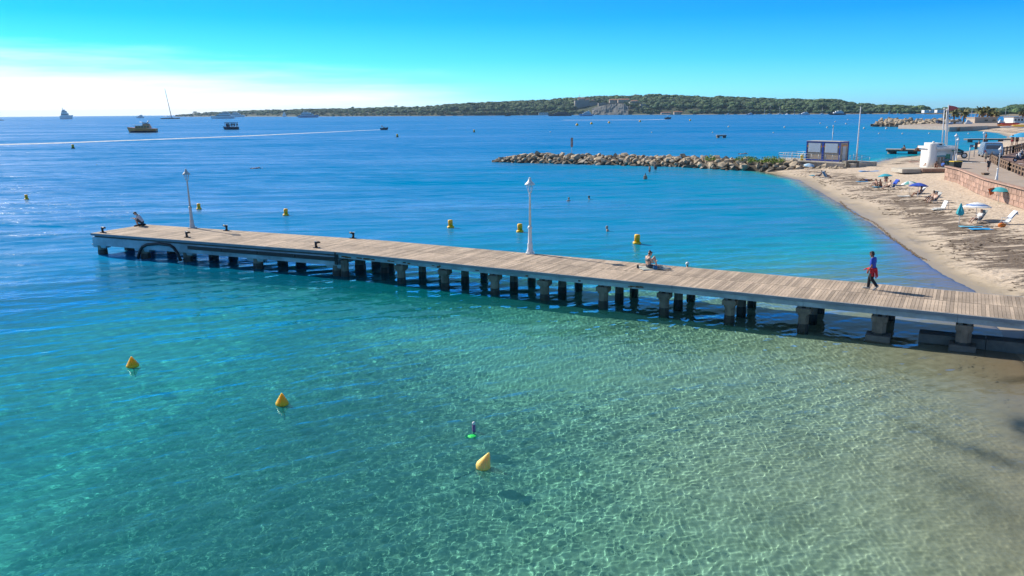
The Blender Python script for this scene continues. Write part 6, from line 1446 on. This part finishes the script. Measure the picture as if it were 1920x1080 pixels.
def boat(px, py, label, name='motor_yacht', cat='yacht', wpx=20, hpx=8, kind='yacht', rz=0, hull=None, sup=None, grp=None):
    p = P(px, py); k = p.y / F; L = wpx * k; H = hpx * k; hull = hull or hullw; sup = sup or hullw
    t = thing(name, label, cat, p, rz, grp)
    if kind == 'yacht':
        B = L * .22; hh = H * .34; hull_mb(L, B, hh).build('hull', hull, t)
        z = hh; tiers = [(-.06, .66, .86, .27), (-.09, .46, .74, .22), (-.13, .25, .55, .13)]
        for i, (cx, ln, bw, th) in enumerate(tiers):
            d = MB().box((cx * L, 0, z + th * H / 2), (ln * L, B * bw, th * H), taper=.9).build('deckhouse', sup, t)
            MB().box((cx * L, 0, z + th * H * .55), (ln * L * .93, B * bw * 1.01, th * H * .34), taper=.985).build('window_band', darkg, d); z += th * H
        MB().tube([(-.2 * L, 0, z), (-.22 * L, 0, z + .22 * H)], .02 * H + .05, 6).build('mast', sup, t); MB().ball((-.2 * L, 0, z + .10 * H), .045 * H + .1, 8, 6).build('radar_dome', sup, t)
        MB().tube([(.30 * L, -.1 * B, hh * 1.25), (.46 * L, 0, hh * 1.5), (.30 * L, .1 * B, hh * 1.25)], .05 * k + .03, 5).build('bow_rail', rail_m, t)
    elif kind == 'sail':
        B = L * .25; hb = max(.05 * L, 1.0); hull_mb(L, B, hb).build('hull', hull, t); MB().box((-.02 * L, 0, hb * 1.25), (.4 * L, B * .5, hb * .6), taper=.8).build('cabin', sup, t)
        big = hpx > 30; m = MB().tube([(.06 * L, 0, hb), ((-.16 if big else .04) * L, 0, H)], [.85, .55] if big else [.014 * L * .35 + .08, .05], 6); mo_ = m.build('mast', white_p if not big else pm('dark_carbon_mast', (.08, .11, .16), .1, 1, .4), t)
        MB().tube([(.05 * L, 0, hb + .1 * H * .5), (-.4 * L, 0, hb + .1 * H * .5)], .012 * L * .5 + .06, 6).build('boom', white_p, t); MB().tube([(.06 * L, 0, hb + .12 * H * .5), (-.36 * L, 0, hb + .12 * H * .5)], .02 * L * .5 + .08, 6).build('furled_sail', hullw, t)
        r = MB()
        for a in ((.48 * L, 0, hb), (-.48 * L, 0, hb), (.05 * L, B * .45, hb), (.05 * L, -B * .45, hb)): r.tube([a, (.04 * L, 0, H * .97)], .025, 4)
        r.build('rigging', rail_m, t)
    elif kind == 'speed':
        B = L * .3; hh = H * .55; hull_mb(L, B, hh, .5, .5).build('hull', hull, t); MB().box((0, 0, hh * 1.15), (L * .34, B * .55, hh * .5), taper=.75).build('console', sup, t)
        MB().box((.14 * L, 0, hh * 1.5), (.04 * L, B * .6, hh * .5)).build('windscreen', darkg, t); MB().tube([(-.46 * L, 0, hh * .3), (-.52 * L, 0, hh * 1.1)], .05 * L, 6).build('outboard_motor', hulln, t)
        MB().tube([(-.25 * L, -.4 * B, hh), (-.2 * L, -.3 * B, H * 1.25), (-.2 * L, .3 * B, H * 1.25), (-.25 * L, .4 * B, hh)], .025 * L * .5, 5).build('roll_bar', rail_m, t)
    return t, L, H, k
# wooden cruiser
t, L, H, k = boat(268.5, 248.5, 'orange brown wooden cruiser with pale canopy lying at anchor', 'wooden_cruiser', 'cruiser', 50, 17, 'none', R(182))
B = L * .26; hull_mb(L, B, H * .42, .5, .45).build('hull', hullo, t); MB().box((-.02 * L, 0, H * .42 + H * .16), (.55 * L, B * .7, H * .28), taper=.93).build('deckhouse', pm('ochre_cabin', (.75, .36, .14), .15, .5, .5), t)
for i in range(5):
    for sd in (-1, 1): MB().box((-.22 * L + i * .1 * L, sd * B * .345, H * .60), (.06 * L, .1, H * .12)).build('window', darkg, t)
MB().box((.15 * L, 0, H * .80), (.38 * L, B * .8, H * .05)).build('canopy', pm('pale_awning', (.66, .74, .72)), t); MB().box((-.14 * L, 0, H * .82), (.26 * L, B * .5, H * .18), taper=.85).build('flybridge', hullo, t)
MB().box((-.12 * L, 0, H * .97), (.2 * L, B * .45, H * .06)).build('dark_cover', hulln, t); MB().tube([(-.15 * L, 0, H * .9), (-.24 * L, 0, H * 1.25)], .25, 6).tube([(-.15 * L, 0, H * 1.0), (.1 * L, 0, H * 1.12)], .15, 6).build('mast', rail_m, t)
o = hull_mb(L * 1.005, B * 1.01, .9, .0, .0).build('boot_stripe', hulln, t)
# dark tour boat
t, L, H, k = boat(434, 243, 'dark open tour boat crowded with standing passengers under a canopy', 'tour_boat', 'boat', 27, 14, 'none', R(178))
B = L * .3; hull_mb(L, B, H * .34, .4, .3).build('hull', hulln, t); MB().box((0, 0, H * .36), (L * .9, B * .8, H * .05)).build('deck', hullw, t)
for x in (-.4, -.1, .2, .38):
    for sd in (-1, 1): MB().tube([(x * L, sd * B * .4, H * .3), (x * L, sd * B * .4, H * .88)], .12, 5).build('stanchion', hulln, t)
MB().box((-.02 * L, 0, H * .9), (L * .84, B * .9, H * .06)).build('canopy', hulln, t); MB().box((.22 * L, 0, H * .5), (.18 * L, B * .6, H * .3)).build('wheelhouse', hulln, t)
rngb = random.Random(6)
BJ = body_of('stand', False, 'short')
for i in range(12):
    x = -.42 * L + i * .07 * L; pw = P(434, 243); person('stand', (pw.x - x, pw.y + rngb.uniform(-.3, .3) * B, H * .40), rngb.uniform(0, 6), 'passenger standing on the deck of the dark tour boat', [skin_a, skin_b, skin_c][i % 3], hair_d, (('shirt', [(.04, .04, .05), (.3, .3, .32), (.05, .08, .2), (.25, .05, .04)][i % 4]), ('trousers', (.03, .03, .04))), group='passengers on the tour boat', scale=1.25)
# others
boat(720, 243.5, 'small dark motorboat speeding right ahead of its long white wake', 'motorboat', 'motorboat', 13, 6, 'speed', R(8), hulln, teak)
p = P(719, 243); person('sit', (p.x - 1, p.y, 1.4), 0, 'driver in orange top on the small speeding motorboat', skin_c, hair_d, (('shirt', (.6, .2, .03)),), scale=1.3)
boat(320, 223, 'large sailing yacht with one very tall bare mast', 'sailing_yacht', 'sailing yacht', 35, 54, 'sail', R(-4), hulln, hullw)
p = P(312, 222); 
boat(418, 222.5, 'long white superyacht anchored before the left tip of the island', 'motor_yacht', 'yacht', 42, 12, 'yacht', R(180), hullw, hullw)
boat(445, 219.5, 'smaller white yacht tucked behind the long superyacht', 'motor_yacht', 'yacht', 26, 9, 'yacht', R(0))
boat(578, 220.5, 'white motor yacht with dark hull before the wooded shore', 'motor_yacht', 'yacht', 36, 11, 'yacht', R(3), hullb, hullw)
t, L, H, k = boat(533, 219, 'small white sailing boat with raised triangular sail', 'sailing_boat', 'sailing boat', 9, 10, 'sail', R(10))
MB().add([(.06 * L, .02, .1 * H), (-.45 * L, .02, .14 * H), (.05 * L, .02, .98 * H), (.06 * L, -.05, .1 * H), (-.45 * L, -.05, .14 * H), (.05 * L, -.05, .98 * H)], [(0, 1, 2), (5, 4, 3), (0, 3, 4, 1), (1, 4, 5, 2), (2, 5, 3, 0)]).add([(.1 * L, .3, .1 * H), (.48 * L, .3, .1 * H), (.07 * L, .3, .9 * H)], [(0, 1, 2)]).build('sail', pm('white_sail', (.78, .78, .77), .05, .5, .8), t)
boat(124, 223.5, 'white steel motor yacht seen bow on at the left horizon', 'motor_yacht', 'yacht', 20, 18, 'yacht', R(28), hullw, hullw)
boat(263, 221.5, 'tiny white yacht low on the horizon left of the tall mast', 'motor_yacht', 'yacht', 14, 6, 'yacht', R(180))
boat(2, 226, 'small sailing boat cut by the left edge of the picture', 'sailing_boat', 'sailing boat', 9, 18, 'sail', R(30), hulln)
boat(1050, 217.5, 'long dark hulled superyacht below the fort cliff', 'motor_yacht', 'yacht', 42, 8, 'yacht', R(180), hulln, hulln)
boat(1099, 217.5, 'white and blue ferry right of the dark superyacht', 'ferry', 'ferry', 24, 9, 'yacht', R(180), hullb, hullw)
boat(952, 217.8, 'low dark launch left of the dark superyacht', 'launch', 'motorboat', 10, 3, 'speed', R(0), hulln, hulln)
boat(1252, 223.6, 'dark speedboat racing right with a bright wake before the island', 'speedboat', 'speedboat', 11, 5, 'speed', R(3), hulln, hulln)
for x, y, w, h, lab in [(1433, 214.6, 6, 11, 'sailing boat leftmost in the anchorage under the wooded shore'), (1443, 214.8, 8, 18, 'sailing boat with the tallest mast in the anchorage'), (1461, 214.5, 9, 15, 'sailing boat just right of the tallest mast in the anchorage'), (1475, 214.8, 9, 9, 'broad white sailing boat beside the tall masts'), (1489, 214.8, 7, 12, 'sailing boat between broad white one and the motor yachts'), (1541, 214.3, 8, 13, 'sailing boat anchored between the two motor yachts')]:
    boat(x, y, lab, 'sailing_boat', 'sailing boat', w, h, 'sail', R(rng.uniform(-20, 200)), hullw, hullw, 'sailing boats anchored off the island')
for x, y, w, h, lab, hl in [(1508, 215.8, 20, 6, 'white motor yacht left of the bigger one off the island', hullw), (1570, 215.5, 29, 8, 'large dark hulled white motor yacht off the island', hulln), (1365, 215.5, 7, 3, 'small white launch off the low island house', hullw), (1406, 215.6, 12, 4, 'white motorboat between launch and the masts', hullb)]:
    boat(x, y, lab, 'motor_yacht', 'yacht', w, h, 'yacht', R(180), hl, hullw)
for x, y, lab in [(736, 216.8, 'tiny white boat leftmost under the wooded shore'), (751, 217, 'tiny white boat second under the wooded shore'), (782, 216.8, 'tiny white boat third under the wooded shore')]: boat(x, y, lab, 'launch', 'motorboat', 5, 2.2, 'speed', R(170), hullw, hullw)
for x, c, lab in [(1667, (.1, .45, .6), 'small dinghy with blue green sail near the island end'), (1683, (.35, .65, .05), 'small dinghy with lime green sail near the island end')]:
    t, L, H, k = boat(x, 213.9, lab, 'sailing_dinghy', 'dinghy', 4, 7, 'sail', R(0)); MB().add([(.06 * L, .0, .16 * H), (-.5 * L, .0, .2 * H), (.05 * L, .0, .98 * H), (.06 * L, -.1, .16 * H), (-.5 * L, -.1, .2 * H), (.05 * L, -.1, .98 * H)], [(0, 1, 2), (5, 4, 3), (0, 3, 4, 1), (1, 4, 5, 2), (2, 5, 3, 0)]).build('sail', cloth(c), t)
# wakes
wakes('wake', [P(715, 243.2), P(600, 248.5), P(450, 255.5), P(250, 263), P(100, 268.5), P(-60, 273)], 1.6, 6.5, .9, 1)
wakes('wake', [P(1246, 223.8), P(1220, 224.4), P(1190, 224.8), P(1120, 225), P(1056, 225.2)], 4.5, 7, 1.0, 2)
wakes('wake', [P(980, 226), P(920, 226.6), P(820, 227.6), P(700, 229.4), P(480, 231.6), P(200, 234.2), P(-60, 236.5)], 3.0, 3.5, .35, 3)
# boats and kayaks ashore at the far beach
ZB = 2.0
def kayak(x, y, L, c, lab, rz, z=ZB):
    p = P(x, y, z); o = MB().tube([(-L / 2, 0, .42), (-L * .36, 0, .26), (0, 0, .22), (L * .36, 0, .26), (L / 2, 0, .42)], [.04, .34, .46, .34, .04], 10, sx=1.3).build('kayak', pm('kayak_%d' % (len(bpy.data.materials)), c, .08, 2, .35), None, (p.x, p.y, z)); o.rotation_euler.z = R(rz); tag(o, lab, 'kayak', 'kayaks and small boats on the far sand')
kayak(1894, 233.5, 8.5, (.60, .05, .03), 'long red kayak on top of the heap on the far sand', 5, 3.0); kayak(1886, 236, 7.5, (.70, .24, .04), 'orange kayak left in the heap on the far sand', -6, 2.2); kayak(1896, 237.5, 7, (.66, .16, .04), 'dark orange kayak below the red one', 8, 1.9); kayak(1890, 239.5, 6.5, (.68, .68, .66), 'white kayak nearest the water on the far sand', -4, 1.6); kayak(1906, 238, 6.5, (.70, .60, .5), 'cream kayak right of the orange heap', 20, 2.0); kayak(1915, 237, 6.5, (.72, .45, .05), 'yellow kayak at the right edge of the far sand', -30, 2.4); kayak(1912, 240, 6, (.70, .70, .70), 'white kayak right under the yellow one', -10, 1.5)
for x, y, w, h, lab, kd, hl in [(1797, 232, 14, 6, 'covered white boat ashore between the first two palms', 'speed', hullw), (1816, 232, 13, 7, 'white cabin boat ashore left of the beige building', 'yacht', hullw), (1877, 233, 15, 8, 'dark blue boat ashore right of the beige building', 'yacht', hulln), (1890, 230, 11, 6, 'white boat ashore before the white building', 'speed', hullw), (1782, 233, 11, 5, 'grey covered boat ashore behind the kiosk poles', 'speed', hullb)]:
    p = P(x, y, ZF); t, L, H, k = boat(x, y, lab, 'beached_boat', 'boat', w, h, kd, R(rng.uniform(-20, 20)), hl, hullw, 'boats laid up at the far beach'); kz = p.y / t.location.y; t.location = (p.x, p.y, ZF); t.scale = (kz, kz, kz)
for x, yb, yt, lab in [(1820, 226, 203, 'bare mast left of the beige building'), (1827, 226, 213, 'short bare mast close to the beige building corner'), (1883, 228, 201, 'tall bare mast right of the beige building'), (1887, 228, 215, 'short mast beside the tall one on the right'), (1891, 228, 214, 'short mast nearest the white building')]:
    b_ = D(x, yb, 455); h = D(x, yt, 455).z - b_.z; o = MB().tube([(0, 0, -3), (.25 * h * .1, 0, h)], [.16, .09], 6).build('mast', pm('blue_grey_mast', (.35, .42, .48), .1, 1, .4), None, b_); tag(o, lab, 'mast', 'masts of boats laid up at the far beach')
# low quay wall under the palms
qa = P(1778, 238.5, 1.8); qb = P(1850, 236, 1.8); t = thing('quay_wall', 'low pale quay wall along the far beach below the palms', 'wall', (qa.x, qa.y, 0)); d = qb - qa; n = 14
for i in range(n): u0 = d * (i / n); u1 = d * ((i + .97) / n); MB().beam((u0.x, u0.y, .9), (u1.x, u1.y, .9), 1.0, 1.9).build('block', concl, t)
tag(MB().poly([(qa.x + 14, qa.y + 14), (qa.x + 6, qa.y + 2), (qb.x, qb.y + 1), (qb.x + 120, qb.y + 25), (qb.x + 120, qb.y + 170), (qa.x + 8, qa.y + 60)], -1, ZF - .05).build('harbour_ground', paving), kind='structure')
# ------------------------------------------------------------ sea air
hz_m = bpy.data.materials.new('sea_haze'); hz_m.use_nodes = True; nt = hz_m.node_tree; nt.nodes.clear()
o = N(nt, 'ShaderNodeOutputMaterial'); pv = N(nt, 'ShaderNodeVolumePrincipled'); pv.inputs['Color'].default_value = (.55, .80, 1, 1); pv.inputs['Density'].default_value = 0.00005; pv.inputs['Anisotropy'].default_value = .2
nt.links.new(pv.outputs[0], o.inputs['Volume'])
tag(MB().box((0, 6000, 32), (18400, 12600, 96)).build('haze', hz_m), kind='stuff')
